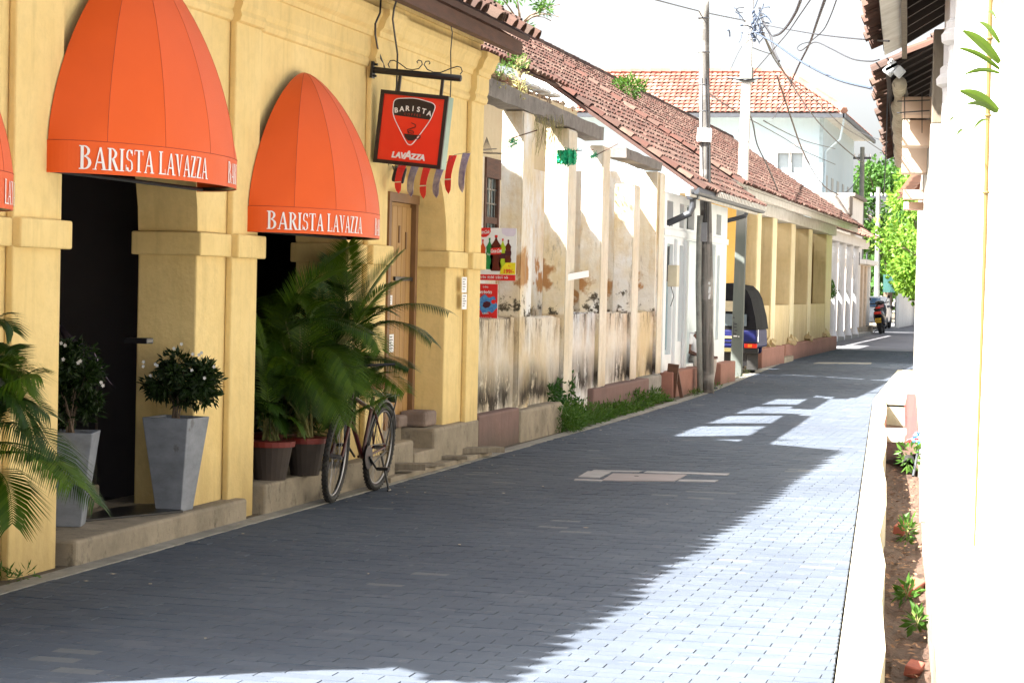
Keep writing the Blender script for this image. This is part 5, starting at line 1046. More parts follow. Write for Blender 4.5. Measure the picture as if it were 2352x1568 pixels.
# hipped roof: eave line, ridge, hip
zr = WY(1700, 165, YB+4.5).z; xrg = WY(1793, 165, YB+4.5).x; ov = .9; ye0 = YB-ov; xe = xr_+ov
ezr = ez+.05; dk = MB().face([(-24, ye0, ezr), (xe, ye0, ezr), (xrg, YB+5.5, zr), (-24, YB+5.5, zr)]).face([(xe, ye0, ezr), (xe, YB+14, ezr), (xrg, YB+5.5, zr)]).face([(-24, ye0, ezr-.05), (-24, YB+14, ezr-.05), (xe, YB+14, ezr-.05), (xe, ye0, ezr-.05)]); dko = dk.build('roof', MW, bl); INV[dko.name] = Matrix()
dv = Vector((0, 5.5+ov, zr-ezr)); sl2 = dv.length; dv.normalize(); nv = Vector((0, -dv.z, dv.y)); mats = []; rowsN = 11; cs = sl2/rowsN; colw = .235
for k in range(rowsN):
    hipx = xe+(xrg-xe)*(k+.3)/rowsN; x_ = hipx-.1
    while x_ > -20.2:
        m = Matrix((dv.cross(nv), dv, nv)).transposed().to_4x4() @ Matrix.Rotation(-.06, 4, 'X'); m.translation = Vector((x_-(k % 2)*.0-.1, ye0, ezr))+dv*(k*cs-.03)+nv*(.06+random.uniform(0, .012)); mats.append(m); x_ -= colw
TB_ = tile_mesh('roof_tile', MTO, cs*1.12, .125, 4, t=.03, flat=.45); instances(dko, TB_, mats, 'roof_tile', 300, key=lambda m: (m.translation-Vector(WY(1700, 220, YB))).length)
dv2 = Vector((-(xe-xrg), 0, zr-ezr)).normalized(); nv2 = Vector((-dv2.z, 0, dv2.x))*-1; 
if nv2.z < 0: nv2 = -nv2
mats = []; sl3 = math.hypot(xe-xrg, zr-ezr)
for k in range(int(sl3/cs)+1):
    f0 = (k+.4)*cs/sl3; y_ = ye0+(YB+5.5-ye0)*f0+.15; 
    while y_ < YB+13-(7)*f0: m = Matrix((dv2.cross(nv2), dv2, nv2)).transposed().to_4x4() @ Matrix.Rotation(-.06, 4, 'X'); m.translation = Vector((xe, y_, ezr))+dv2*(k*cs-.03)+nv2*.06; mats.append(m); y_ += colw
if mats: instances(dko, TB_, mats, 'side_tile', 0)
hm = MB(); P0, P1 = Vector((xe+.05, ye0, ezr+.1)), Vector((xrg, YB+5.5, zr+.12))
for k in range(18): q0, q1 = P0.lerp(P1, k/18), P0.lerp(P1, (k+1.15)/18); hm.tube([q0+Vector((0, 0, .02)), q1+Vector((0, 0, .07))], [.17, .14], 6)
q = xrg
while q > -20: hm.tube([(q, YB+5.5, zr+.1), (q-.5, YB+5.5, zr+.14)], [.16, .14], 6); q -= .46
hm.build('hip_tiles', MTO, dko); MB().box(-22, xe+.08, ye0-.12, ye0-.02, ezr-.17, ezr+.0).box(xe+.02, xe+.12, ye0-.12, YB+14, ezr-.17, ezr).build('gutter', MDRAIN, bl); 
dpp = [Vector((xe, ye0+.6, ezr-.15)), Vector((xe-.15, ye0+.7, ezr-1.0)), Vector((xr_+.12, YB+.2, ezr-1.5)), Vector((xr_+.1, YB+.2, 1))]; MB().tube(dpp, .05, 6).build('downpipe', MBLUE, bl)
# ---------------------------------------------------------------- poles and overhead cables
def K(cx, cy): return (1489.6+cx*.3, cy*.3)
p1 = thing('utility_pole', tuple(WZ(1625, 902)), 'dark wooden pole with a white plate in front of the white house', 'pole', 'poles along the street')
b0 = WZ(1626, 902); t0 = WY(1616, 2, b0.y); mb = MB(); P = [b0.lerp(t0, i/24)+Vector((random.uniform(-.006, .006), 0, 0)) for i in range(25)]; mb.tube(P, [.098-.017*i/24 for i in range(25)], 14)
k_ = NT('weathered_pole_wood'); col = k_.mix(k_.ramp(k_.noise((14, 14, .8), 1.2, 7, .7), .4, .62), (.19, .18, .165), (.07, .065, .06)); col = k_.mix(k_.ramp(k_.noise((1, 1, 2.2), 1.3, 3), .52, .6, 0, .7), col, (.30, .29, .27)); k_.bump(k_.noise((20, 20, 1), 2, 6), .8, .01); MPW = k_.done(col, .9)
mb.build('shaft', MPW, p1, smooth=True)
def onp(y): return b0.lerp(t0, (902-y)/900)
MB().obox(onp(311)+Vector((0, -.06, 0)), (.22, .13, .21), R3(0, .03, .1)).build('white_plate', MPAPER, p1, bevel=.01); MB().obox(onp(533)+Vector((-.02, -.10, 0)), (.115, .08, .30), None, .95).build('junction_box', plain('grey_plastic', (.22, .23, .25), bump=0, rough=.5), p1, bevel=.01)
MB().tube([WY(1608, 905, 32.2), WY(1606, 780, 32.2), WY(1604, 650, 32.2), WY(1606, 540, 32.2), WY(1608, 495, 32.2)], .045, 10).build('cable_pipe', MPOLE, p1, smooth=True)
mb = MB(); 
for o_ in (-.02, .03, .06): mb.tube([onp(560)+Vector((o_, -.11, 0)), onp(520)+Vector((o_*.6+.02, -.12, 0)), onp(430)+Vector((o_*1.2, -.09, 0)), onp(300)+Vector((o_*1.5, -.08, 0)), onp(180)+Vector((o_, -.08, 0))], .008, 5)
mb.build('conduit_wire', MCABLE, p1)
for y_ in (42, 120, 195, 255): MB().torus(onp(y_), .088, .006, (0, 0, 1), 16, 5).build('steel_band', MDRAIN, p1)
stk_ = MB(); [stk_.obox(onp(y_)+Vector((dx_, -.095, 0)), (w_, .004, h_), R3(0, .1, -.2)) for y_, dx_, w_, h_ in ((650, .055, .03, .04), (665, .06, .035, .10), (680, .055, .03, .08))]; stk_.build('paper_scrap', MPAPER, p1)
p2_ = thing('utility_pole', tuple(WZ(1692, 863)), 'grey concrete pole covered in cable brackets beside the rickshaw', 'pole', 'poles along the street')
b1 = WZ(1691, 864); t1 = WY(1723, -60, b1.y); pl_ = MB(); rr2 = [(b1.lerp(t1, q), .105-.028*q, .085-.028*q) for q in (0, .2, .4, .6, .8, 1.0)]
for (c, hx_, hy_) in rr2: pl_.v += [tuple(c+Vector(v)) for v in ((-hx_, -hy_, 0), (hx_, -hy_, 0), (hx_, hy_, 0), (-hx_, hy_, 0))]
for i in range(5):
    for j in range(4): pl_.f.append((4*i+j, 4*i+(j+1) % 4, 4*i+4+(j+1) % 4, 4*i+4+j))
pl_.f.append((20, 21, 22, 23)); kk_ = NT('pale_pole_concrete'); col = kk_.mix(kk_.ramp(kk_.z(), 2.6, 3.6), (.10, .115, .105), (.50, .49, .46)); col = kk_.mix(kk_.ramp(kk_.noise((4, 4, .7), 2, 6), .5, .7, 0, .5), col, (.16, .15, .13)); kk_.bump(kk_.noise((1, 1, 1), 30, 5), .4, .006)
pl_.build('shaft', kk_.done(col, .9), p2_, bevel=.012)
def on2(y): return b1.lerp(t1, (864-y)/924)
MB().obox(on2(168)+Vector((0, -.02, 0)), (.22, .2, .22)).obox(on2(186)+Vector((0, -.05, 0)), (.42, .06, .05)).build('pole_clamp', MPOLE, p2_); MB().tube([on2(184)+Vector((-.35, -.05, .05)), on2(184)+Vector((0, -.1, 0)), on2(184)+Vector((.3, -.05, .04))], .02, 6).build('clamp_bolt', MDRAIN, p2_)
mb = MB()
for i in range(34):
    c = on2(random.uniform(18, 95))+Vector((random.uniform(-.02, .34)*(1 if i % 6 else -1), random.uniform(-.25, .0), 0)); d = Vector((random.gauss(0, 1), random.gauss(0, .4), random.gauss(0, 1))).normalized(); mb.tube(bez(c, c+d*.15+Vector((.05, 0, .05)), c+d*random.uniform(.12, .32), 5), random.choice((.006, .009, .014)), 5)
for i in range(9): mb.lathe([(.02, -.03), (.032, -.01), (.032, .02), (.015, .045)], on2(30+i*8)+Vector((.10+.02*(i % 3), -.12, 0)), 8)
mb.build('wire_tangle', MCABLEB, p2_, kind='stuff'); MB().torus(on2(25)+Vector((-.1, -.1, 0)), .12, .008, (0, .3, 1), 16, 5).build('hook_ring', MCABLE, p2_)
gp_ = MB(); 
for i, (dx_, z_, w_) in enumerate(((-.06, 1.10, .03), (-.02, .98, .05), (-.03, .92, .06), (-.01, .86, .05), (-.03, .80, .055))): gp_.obox((b1.x+dx_, b1.y-.105, z_), (w_, .004, .022), R3(0, .5 if i == 0 else 0, 0))
gp_.obox((b1.x-.055, b1.y-.105, .90), (.012, .004, .24)); gp_.build('stencil_paint', MINK, p2_); MB().obox((b1.x-.02, b1.y-.106, .755), (.07, .004, .02)).obox((b1.x+.045, b1.y-.106, .75), (.018, .004, .022)).build('white_stencil', MPAPER, p2_)
def farpole(x, yt, yb_, Y, r, label):
    a, b = WY(x, yt, Y), WY(x-3, yb_, Y); b.z = -.05; t = thing('utility_pole', tuple(b), label, 'pole', 'poles along the street'); MB().tube([b, a], [r*1.2, r*.85], 10).build('shaft', MPOLE, t); MB().obox(a-Vector((0, 0, .5)), (.8, .1, .1)).build('crossarm', MDRAIN, t); mb = MB(); [mb.lathe([(.04, 0), (.05, .08), (.02, .16)], a+Vector((o_, 0, -.45)), 8) for o_ in (-.35, -.15, .15, .35)]; mb.build('insulator', MPAPER, t)
farpole(1981, 338, 610, 96, .12, 'grey concrete pole rising before the dark trees right of the blue building'); farpole(2018, 430, 660, 108, .13, 'furthest pale pole half hidden by the sunlit tree')
WG = 'cables strung from the concrete pole'
def wire(ks, y0, y1, r, label, mat=None, n=5, sm=True):
    P = []; pts = [Vector((*K(*q), 0)) for q in ks]; out = []
    for i in range(len(pts)-1):
        a0, a1, a2, a3 = pts[max(0, i-1)], pts[i], pts[i+1], pts[min(len(pts)-1, i+2)]
        for t in np.linspace(0, 1, 6)[:-1]: out.append(.5*((2*a1)+(a2-a0)*t+(2*a0-5*a1+4*a2-a3)*t*t+(3*a1-a0-3*a2+a3)*t**3))
    out.append(pts[-1]); m = len(out)-1
    for i, q in enumerate(out): P.append(WY(q.x, q.y, y0+(y1-y0)*i/m))
    return cable(P, r, label, 'cable', WG, 'overhead_cable', mat or MCABLE, n)
wire([(20, -8), (400, 90), (740, 160)], 26, 39.0, .010, 'overhead cable running left from the concrete pole over the tiled roof')
wire([(870, 188), (1060, 225), (1300, 265), (1560, 295), (1840, 316)], 39, 15.2, .008, 'upper thin cable from the concrete pole to the right eave')
wire([(1168, -8), (1130, 90), (1070, 190), (1010, 255), (955, 276)], 24, 38, .022, 'thick twisted cable curling down from the top edge near the concrete pole')
wire([(1245, -8), (1150, 130), (1060, 260), (930, 410), (800, 560)], 24, 40, .009, 'thin cable crossing down leftwards behind the concrete pole')
wire([(1352, -8), (1290, 170), (1235, 330), (1150, 500), (1090, 640)], 22, 48, .020, 'thick straight cable slanting from the top towards the blue building')
wire([(1442, -8), (1395, 120), (1340, 230), (1250, 312)], 22, 30, .008, 'thin cable bending towards the cable loop')
wire([(795, 240), (960, 330), (1180, 480), (1450, 612), (1706, 676)], 39, 18, .013, 'bluish thick cable sagging from the concrete pole to the right roof', MCABLEB)
wire([(1240, 322), (1170, 340), (1138, 372), (1170, 388), (1230, 345), (1290, 325), (1400, 375), (1560, 452), (1700, 470), (1765, 458)], 30, 17, .007, 'thin looped cable ending at the right eave')
wire([(845, 190), (900, 310), (960, 420), (1080, 620), (1270, 900), (1460, 1100), (1640, 1250)], 39, 95, .026, 'long dark cable descending from the concrete pole to the far grey pole')
wire([(860, 200), (950, 430), (1110, 640), (1300, 790), (1480, 960), (1640, 1060), (1820, 1180)], 39, 90, .016, 'second long cable falling along the roof hip of the blue building')
wire([(985, 585), (1050, 780), (1110, 960), (1170, 1130), (1260, 1310), (1350, 1430), (1450, 1482), (1540, 1450), (1630, 1330)], 45, 95, .022, 'cable hanging in a deep curve in front of the blue wall and windows')
wire([(760, 830), (800, 950), (830, 1100), (900, 1250), (945, 1350), (990, 1460)], 39, 44, .014, 'dark cable drooping from the concrete pole onto the red tiles')
wire([(460, 715), (600, 810), (760, 905), (870, 965), (1040, 1060), (1200, 1160), (1430, 1260)], 32.3, 90, .014, 'cable from the wooden pole past the concrete pole over the roof')
wire([(880, 925), (1020, 1000), (1200, 1080), (1430, 1140)], 39, 88, .013, 'thin cable ending at the corner of the blue building')
wire([(625, 540), (680, 420), (735, 320)], 39.5, 39.2, .004, 'thin stay wire left of the concrete pole top'); wire([(800, 368), (870, 395), (935, 415)], 39, 42, .009, 'short cable stub right of the concrete pole')
wire([(1000, 470), (960, 380), (930, 260), (880, 170), (850, 60)], 38, 39, .024, 'thick bundle dropping from the tangled bracket'); wire([(1480, 920), (1640, 1020), (1830, 1090)], 70, 25, .006, 'faint thin cable crossing the sky right of the blue eave')
wire([(300, 1040), (380, 950)], 34, 32.5, .006, 'short wire joining the wooden pole and the roof'); wire([(1100, 640), (1010, 820), (960, 900), (935, 915)], 48, 70, .012, 'cable dropping to the gutter of the blue building')
wire([(1830, 640), (1825, 900), (1815, 1200), (1800, 1500)], 20, 22, .006, 'thin vertical wire hanging from the right eave before the trees')

# ---------------------------------------------------------------- seated man
def skin(name, nodes, edges, mat, parent, sub=2):
    me = bpy.data.meshes.new(name); me.from_pydata([n[0] for n in nodes], edges, []); me.materials.append(mat); o = link(name, me, parent)
    m = o.modifiers.new('s', 'SKIN'); m.use_smooth_shade = True; sv = me.skin_vertices[0].data
    for i, n in enumerate(nodes): r_ = n[1]; sv[i].radius = r_ if isinstance(r_, tuple) else (r_, r_)
    sv[0].use_root = True; o.modifiers.new('u', 'SUBSURF').levels = sub; o.modifiers['u'].render_levels = sub; return o
mskin = plain('brown_skin', (.13, .055, .035), (.11, .045, .03), bump=0, rough=.5); mshirt = plain('white_shirt', (.78, .80, .84), (.70, .72, .78), 8, bump=.2, bscale=14, bd=.02); mtrou = plain('beige_trousers', (.48, .42, .38), (.38, .33, .30), 6, bump=.2, bscale=12, bd=.02)
mx, my, mz = -5.64, 33.75, .36
man = thing('person', (mx, my, mz), 'seated man in white shirt and beige trousers, mostly hidden behind the wooden pole', 'person')
V3 = lambda x, y, z: (mx+x, my+y, mz+z)
nodes = [(V3(0, 0, .10), (.13, .11)), (V3(.02, 0, .28), (.12, .10)), (V3(.07, 0, .46), (.14, .10)), (V3(.10, 0, .54), (.06, .06)), (V3(.14, 0, .58), (.05, .05)), (V3(.19, 0, .63), (.085, .08)), (V3(.22, 0, .66), (.075, .07)),
         (V3(.08, -.17, .50), .05), (V3(.10, -.20, .24), .04), (V3(.32, -.13, .18), .03), (V3(.40, -.10, .17), .028), (V3(.08, .17, .50), .05), (V3(.12, .20, .24), .04), (V3(.34, .11, .18), .03), (V3(.42, .08, .17), .028),
         (V3(.06, -.10, .08), .085), (V3(.32, -.13, .13), .07), (V3(.28, -.13, -.10), .05), (V3(.24, -.13, -.30), .035), (V3(.33, -.13, -.33), .03), (V3(.06, .10, .08), .085), (V3(.32, .13, .13), .07), (V3(.28, .13, -.10), .05), (V3(.24, .13, -.30), .035), (V3(.33, .13, -.33), .03)]
ed = [(0, 1), (1, 2), (2, 3), (3, 4), (4, 5), (5, 6), (2, 7), (7, 8), (8, 9), (9, 10), (2, 11), (11, 12), (12, 13), (13, 14), (0, 15), (15, 16), (16, 17), (17, 18), (18, 19), (0, 20), (20, 21), (21, 22), (22, 23), (23, 24)]
skin('body', nodes, ed, mskin, man)
skin('shirt', [(nodes[0][0], (.155, .135)), (nodes[1][0], (.145, .125)), (nodes[2][0], (.165, .125)), (nodes[7][0], .072), (V3(.09, -.19, .34), .068), (nodes[11][0], .072), (V3(.11, .19, .34), .068)], [(0, 1), (1, 2), (2, 3), (3, 4), (2, 5), (5, 6)], mshirt, man)
skin('trousers', [(V3(0, 0, .08), (.15, .13)), (nodes[15][0], .105), (nodes[16][0], .092), (nodes[17][0], .075), (V3(.25, -.13, -.27), .065), (nodes[20][0], .105), (nodes[21][0], .092), (nodes[22][0], .075), (V3(.25, .13, -.27), .065)], [(0, 1), (1, 2), (2, 3), (3, 4), (0, 5), (5, 6), (6, 7), (7, 8)], mtrou, man)
hair = MB().lathe([(.02, .09), (.06, .075), (.09, .03), (.092, -.01), (.08, -.035)], V3(.20, 0, .665), 14, R3(0, .5, 0)).build('hair', MINK, man, smooth=True)
for s_ in (-1, 1):
    h0 = Vector(V3(.41, s_*-.10 if s_ < 0 else .08, .17)); hm_ = MB()
    for q in range(4): hm_.tube([h0+Vector((.01, (q-1.5)*.018, 0)), h0+Vector((.06, (q-1.5)*.02, .0)), h0+Vector((.085-.008*abs(q-1.2), (q-1.5)*.02, -.035))], [.010, .009, .006], 6)
    hm_.tube([h0+Vector((-.01, .03*s_, 0)), h0+Vector((.035, .05*s_, -.01)), h0+Vector((.055, .04*s_, -.02))], [.011, .009, .006], 6); hm_.build('fingers', mskin, man)
for s_ in (-1, 1): MB().obox(V3(.32, .13*s_, -.338), (.24, .09, .03)).build('sandal', MINK, man, bevel=.01)

man.rotation_euler.z = -.9
# ---------------------------------------------------------------- three-wheeler
tk = thing('auto_rickshaw', (-6.05, 41.5, 0), 'blue three wheeler with black canvas hood parked with its rear to the camera', 'auto rickshaw')
TY, TXc = 40.3, -6.18; hwid = .66
mcan = plain('black_canvas', (.006, .006, .008), (.010, .010, .012), 7, bump=.3, bscale=9, bd=.02, rough=.8, spec=.12); mblu2 = plain('blue_enamel', (.003, .006, .07), (.003, .005, .055), 3, rough=.6, bump=0, spec=.25); mlamp = plain('red_lamp', (.62, .03, .015), rough=.2, bump=0); mamb = plain('amber_lamp', (.75, .22, .03), rough=.2, bump=0)
def tkp(x, z, y=0): return (TXc+x*.96, TY+y, z)
hood = [(-.64, .85), (.64, .85), (.60, 1.10), (.50, 1.45), (.42, 1.60), (.30, 1.70), (0, 1.74), (-.30, 1.70), (-.42, 1.60), (-.50, 1.45), (-.60, 1.10)]
hb1 = MB(); wl = (-.34, .34, 1.16, 1.42)
secs = [(0, 1.0, .0), (.10, 1.0, .02), (.9, 1.02, .05), (1.7, 1.0, .02), (2.1, .82, -.12)]
for (dy, s_, up_) in secs: hb1.v += [tkp(x*s_, .85+(z-.85)*(1+up_*.4), dy+(z-.85)*.12*(1 if dy < 1 else 0)) for x, z in hood]
n = len(hood)
for i in range(len(secs)-1):
    for j in range(n): hb1.f.append((i*n+j, i*n+(j+1) % n, (i+1)*n+(j+1) % n, (i+1)*n+j))
hb1.f += [tuple(range(n-1, -1, -1)), tuple(range((len(secs)-1)*n, len(secs)*n))]; hd = hb1.build('canvas_hood', mcan, tk)
box('rear_window', plain('milky_plastic', (.42, .36, .24), (.30, .27, .2), 5, bump=0, rough=.2), tk, TXc-.36, TXc+.36, TY+.005, TY+.018, 1.20, 1.40); box('lower_window', plain('dim_plastic', (.10, .13, .15), bump=0, rough=.2), tk, TXc-.42, TXc+.42, TY-.012, TY+.005, .92, 1.15)
MB().add([tkp(x, z, y) for x, z, y in ((-.66, .50, -.02), (.66, .50, -.02), (.66, .50, 1.5), (-.66, .50, 1.5), (-.64, .86, .0), (.64, .86, .0), (.64, .86, 1.5), (-.64, .86, 1.5))], [(0, 3, 2, 1), (4, 5, 6, 7), (0, 1, 5, 4), (1, 2, 6, 5), (2, 3, 7, 6), (3, 0, 4, 7)]).build('rear_body', mblu2, tk, bevel=.04)
MB().add([tkp(x, z, y) for x, z, y in ((-.55, .35, 1.5), (.55, .35, 1.5), (.2, .35, 2.55), (-.2, .35, 2.55), (-.60, 1.0, 1.5), (.60, 1.0, 1.5), (.28, .95, 2.35), (-.28, .95, 2.35))], [(0, 3, 2, 1), (4, 5, 6, 7), (0, 1, 5, 4), (1, 2, 6, 5), (2, 3, 7, 6), (3, 0, 4, 7)]).build('front_body', mblu2, tk, bevel=.05)
for s_ in (-1, 1):
    w = MB().torus(tkp(s_*.53, .21, .35), .15, .06, (1, 0, 0), 24, 8).build('wheel', MRUB, tk, smooth=True); MB().lathe([(.12, -.04), (.12, .04)], tkp(s_*.53, .21, .35), 16, Matrix.Rotation(math.pi/2, 3, 'Y')).build('hub', MSTEEL, w); box('mud_flap', MRUB, tk, TXc+s_*.54-.11, TXc+s_*.54+.11, TY+.05, TY+.06, .08, .42)
    l_ = box('tail_lamp', mlamp, tk, TXc+s_*.52-.13, TXc+s_*.52+.12, TY-.055, TY-.02, .50, .585, bevel=.008); box('indicator', mamb, tk, TXc+s_*.52-.06, TXc+s_*.52+.02, TY-.062, TY-.056, .515, .575)
    box('hood_trim', MPAPER, tk, TXc+s_*.655-.006, TXc+s_*.655+.006, TY-.03, TY-.02, .62, .86)
MB().torus(tkp(0, .21, 2.35), .15, .055, (1, 0, 0), 24, 8).build('front_wheel', MRUB, tk, smooth=True); box('bumper', MBM, tk, TXc-.66, TXc+.66, TY-.03, TY+.03, .40, .499, bevel=.01); box('engine_cover', MBM, tk, TXc-.42, TXc+.42, TY+.06, TY+.7, .15, .495); box('name_strip', plain('gold_print', (.42, .30, .12), bump=0), tk, TXc-.15, TXc+.15, TY-.028, TY-.022, .68, .72); MB().box(TXc-.655, TXc+.655, TY-.027, TY-.018, .60, .615).build('trim', MBM, tk)
box('number_plate', plain('tuk_plate', (.10, .08, .02), bump=0), tk, TXc-.16, TXc+.16, TY-.04, TY-.031, .42, .49)

# ---------------------------------------------------------------- scooter and car
sk = thing('scooter', tuple(WZ(2018, 768)), 'black scooter with red tail lamp and yellow plate leaning on its stand by the kerb', 'scooter')
so_ = WZ(2021, 767); SKR = Matrix.Rotation(-.13, 3, 'Y')
def SK(x, y, z): return so_+SKR @ Vector((x, y, z))
mbk = plain('black_gloss_plastic', (.012, .012, .014), bump=0, rough=.25)
w = MB().torus(SK(0, .25, .25), .19, .065, SKR @ Vector((1, 0, 0)), 26, 8).build('rear_wheel', MRUB, sk, smooth=True); w = MB().torus(SK(0, 1.45, .25), .20, .05, SKR @ Vector((1, 0, 0)), 26, 8).build('front_wheel', MRUB, sk, smooth=True)
def loft(secs, mat, name, par, n=14):
    mb = MB()
    for (y, z, w_, h_) in secs: mb.v += [tuple(SK(w_*math.copysign(abs(math.cos(a))**.75, math.cos(a)), y, z+h_*math.copysign(abs(math.sin(a))**.75, math.sin(a)))) for a in np.linspace(0, 2*math.pi, n+1)[:-1]]
    m = len(secs)
    for i in range(m-1):
        for j in range(n): mb.f.append((i*n+j, i*n+(j+1) % n, (i+1)*n+(j+1) % n, (i+1)*n+j))
    mb.f += [tuple(range(n-1, -1, -1)), tuple(range((m-1)*n, m*n))]; return mb.build(name, mat, par, smooth=True)
loft([(-.10, .70, .08, .06), (.0, .68, .15, .13), (.3, .60, .19, .20), (.6, .52, .19, .22), (.8, .40, .15, .14), (1.1, .28, .15, .05), (1.3, .45, .16, .15)], mbk, 'body', sk); loft([(-.08, .82, .07, .02), (.1, .83, .14, .045), (.4, .82, .15, .05), (.7, .78, .12, .05), (.8, .76, .08, .03)], MRUB, 'seat', sk)
loft([(1.15, .45, .10, .12), (1.2, .75, .19, .25), (1.32, .80, .20, .25), (1.4, .8, .12, .15)], mbk, 'front_shield', sk); loft([(1.05, 1.05, .06, .05), (1.15, 1.05, .16, .07), (1.25, 1.02, .10, .05)], mbk, 'handlebar_cover', sk)
MB().tube([SK(-.33, 1.02, 1.04), SK(0, 1.12, 1.02), SK(.33, 1.02, 1.04)], .018, 8).build('handlebar', MRUB, sk)
for s_ in (-1, 1): MB().tube([SK(s_*.2, 1.1, 1.05), SK(s_*.30, 1.08, 1.2)], .008, 5).lathe([(.0, -.01), (.055, -.008), (.055, .008), (0, .01)], SK(s_*.33, 1.08, 1.22), 12, R3(1.57, 0, 0)).build('mirror', mbk, sk)
MB().obox(SK(0, -.14, .71), (.24, .04, .09), SKR).build('tail_lamp', mlamp, sk, bevel=.015); MB().obox(SK(0, -.22, .46), (.19, .01, .15), SKR @ R3(.2, 0, 0)).build('number_plate', plain('scooter_plate', (.82, .50, .03), bump=0), sk)
pt_ = SK(0, -.228, .46); textobj('BCV', .055, SK(0, -.235, .475), SKR @ Vector((1, 0, 0)), SKR @ Vector((0, .2, 1)), MINK, sk) if False else None
nb = MB(); [nb.obox(SK(-.06+.03*i, -.232, .49), (.016, .004, .04), SKR) for i in range(4)]; [nb.obox(SK(-.065+.035*i, -.222, .435), (.02, .004, .04), SKR) for i in range(5)]; nb.build('plate_characters', MINK, sk)
MB().obox(SK(.02, -.05, .88), (.16, .05, .06), SKR).build('grab_lamp', mlamp, sk, bevel=.01); MB().obox(SK(0, -.12, .35), (.16, .03, .25), SKR @ R3(.3, 0, 0)).build('rear_mudguard', MRUB, sk); MB().tube([SK(.15, .5, .25), SK(.17, .0, .32), SK(.17, -.12, .34)], [.03, .05, .045], 10).build('silencer', mbk, sk, smooth=True)
MB().tube([SK(-.05, .5, .2), so_+Vector((-.28, .5, .01))], .012, 6).build('side_stand', MBM, sk); MB().obox(SK(.02, 1.18, .95), (.2, .02, .12), SKR).build('screen', plain('pinkish_screen', (.6, .25, .28), bump=0, rough=.2), sk)
cx0, cx1, cy0 = -9.15, -7.48, 97.0; car = thing('parked_car', (-8.3, 99, 0), 'white hatchback parked behind the scooter at the end of the street', 'car'); mcw = plain('white_car_paint', (.78, .79, .80), bump=0, rough=.25)
sd_ = [(cy0, .28), (cy0+3.7, .28), (cy0+3.75, .7), (cy0+3.5, .85), (cy0+2.8, .98), (cy0+2.1, 1.45), (cy0+.5, 1.5), (cy0+.08, 1.0), (cy0-.03, .6)]
MB().prism([(cx0, y, z) for y, z in sd_], (cx1-cx0, 0, 0)).build('body', mcw, car, bevel=.09, segs=3); gl_ = plain('car_glass', (.05, .12, .22), bump=0, rough=.08, spec=.9)
MB().add([(cx0+.18, cy0+.03, 1.02), (cx1-.18, cy0+.03, 1.02), (cx1-.3, cy0+.40, 1.43), (cx0+.3, cy0+.40, 1.43)], [(0, 1, 2, 3)]).build('rear_screen', gl_, car); MB().box(cx1-.02, cx1+.012, cy0+.6, cy0+2.2, 1.0, 1.36).build('side_window', gl_, car)
for y_ in (cy0+.75, cy0+2.95):
    for x_ in (cx0+.08, cx1-.06): w = MB().torus((x_, y_, .30), .21, .09, (1, 0, 0), 24, 8).build('wheel', MRUB, car, smooth=True); MB().lathe([(.17, -.05), (.17, .05)], (x_, y_, .3), 16, Matrix.Rotation(math.pi/2, 3, 'Y')).build('rim', MSTEEL, w)
for x_ in (cx0+.06, cx1-.24): box('tail_lamp', mlamp, car, x_, x_+.18, cy0-.05, cy0+.0, .72, .92, bevel=.01)
MB().obox((cx1+.10, cy0+2.2, 1.02), (.16, .1, .12)).build('mirror', MBM, car, bevel=.02); box('number_plate', MPAPER, car, -8.55, -8.05, cy0-.05, cy0-.035, .5, .6)

sk.scale = (1.2, 1.2, 1.2)
# ---------------------------------------------------------------- trees and far end
def tree(c, h0, r, n, k, mat, label, ln=.16, wd=.09, trunk=.18, name='tree', cr_=.32):
    t = thing(name, c, label, 'tree'); c = Vector(c); top = c+Vector((0, 0, h0)); mb = MB(); mb.tube([c-Vector((0, 0, .05)), c+Vector((.05, 0, h0*.4)), top-Vector((0, 0, r[2]*.5))], [trunk, trunk*.8, trunk*.5], 8)
    for i in range(9): an = i*2.4; mb.tube(bez(top-Vector((0, 0, r[2]*.7)), top+Vector((math.cos(an)*r[0]*.3, math.sin(an)*r[1]*.3, 0)), top+Vector((math.cos(an)*r[0]*.8, math.sin(an)*r[1]*.8, r[2]*random.uniform(-.4, .7))), 6), [trunk*.45, trunk*.35, trunk*.25, trunk*.18, trunk*.1, .01], 5)
    mb.build('trunk', MBARK, t); clumps(n, top, r, k, ln, wd, cr_).build('crown', mat, t)
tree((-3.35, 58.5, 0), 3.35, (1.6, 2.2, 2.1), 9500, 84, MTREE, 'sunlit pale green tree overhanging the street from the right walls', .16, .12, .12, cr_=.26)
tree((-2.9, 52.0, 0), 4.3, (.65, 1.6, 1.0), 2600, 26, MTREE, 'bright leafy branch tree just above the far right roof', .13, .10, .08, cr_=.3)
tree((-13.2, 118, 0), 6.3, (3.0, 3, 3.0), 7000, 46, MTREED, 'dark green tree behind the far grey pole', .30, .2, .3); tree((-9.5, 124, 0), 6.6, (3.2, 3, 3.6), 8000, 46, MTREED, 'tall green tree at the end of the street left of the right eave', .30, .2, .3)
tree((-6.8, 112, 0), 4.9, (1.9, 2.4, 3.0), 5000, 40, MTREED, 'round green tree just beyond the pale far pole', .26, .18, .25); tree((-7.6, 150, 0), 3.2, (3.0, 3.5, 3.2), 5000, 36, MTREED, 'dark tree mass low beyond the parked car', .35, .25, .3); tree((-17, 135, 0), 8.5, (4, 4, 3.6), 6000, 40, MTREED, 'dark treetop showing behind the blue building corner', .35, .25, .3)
tr1 = WX(1180, 5, -10.5); tree((-10.5, 40.6, 0), 7.15, (1.0, .9, .55), 420, 12, MTREED, 'sparse feathery treetop above the yellow house roof', .16, .05, .07, cr_=.22)
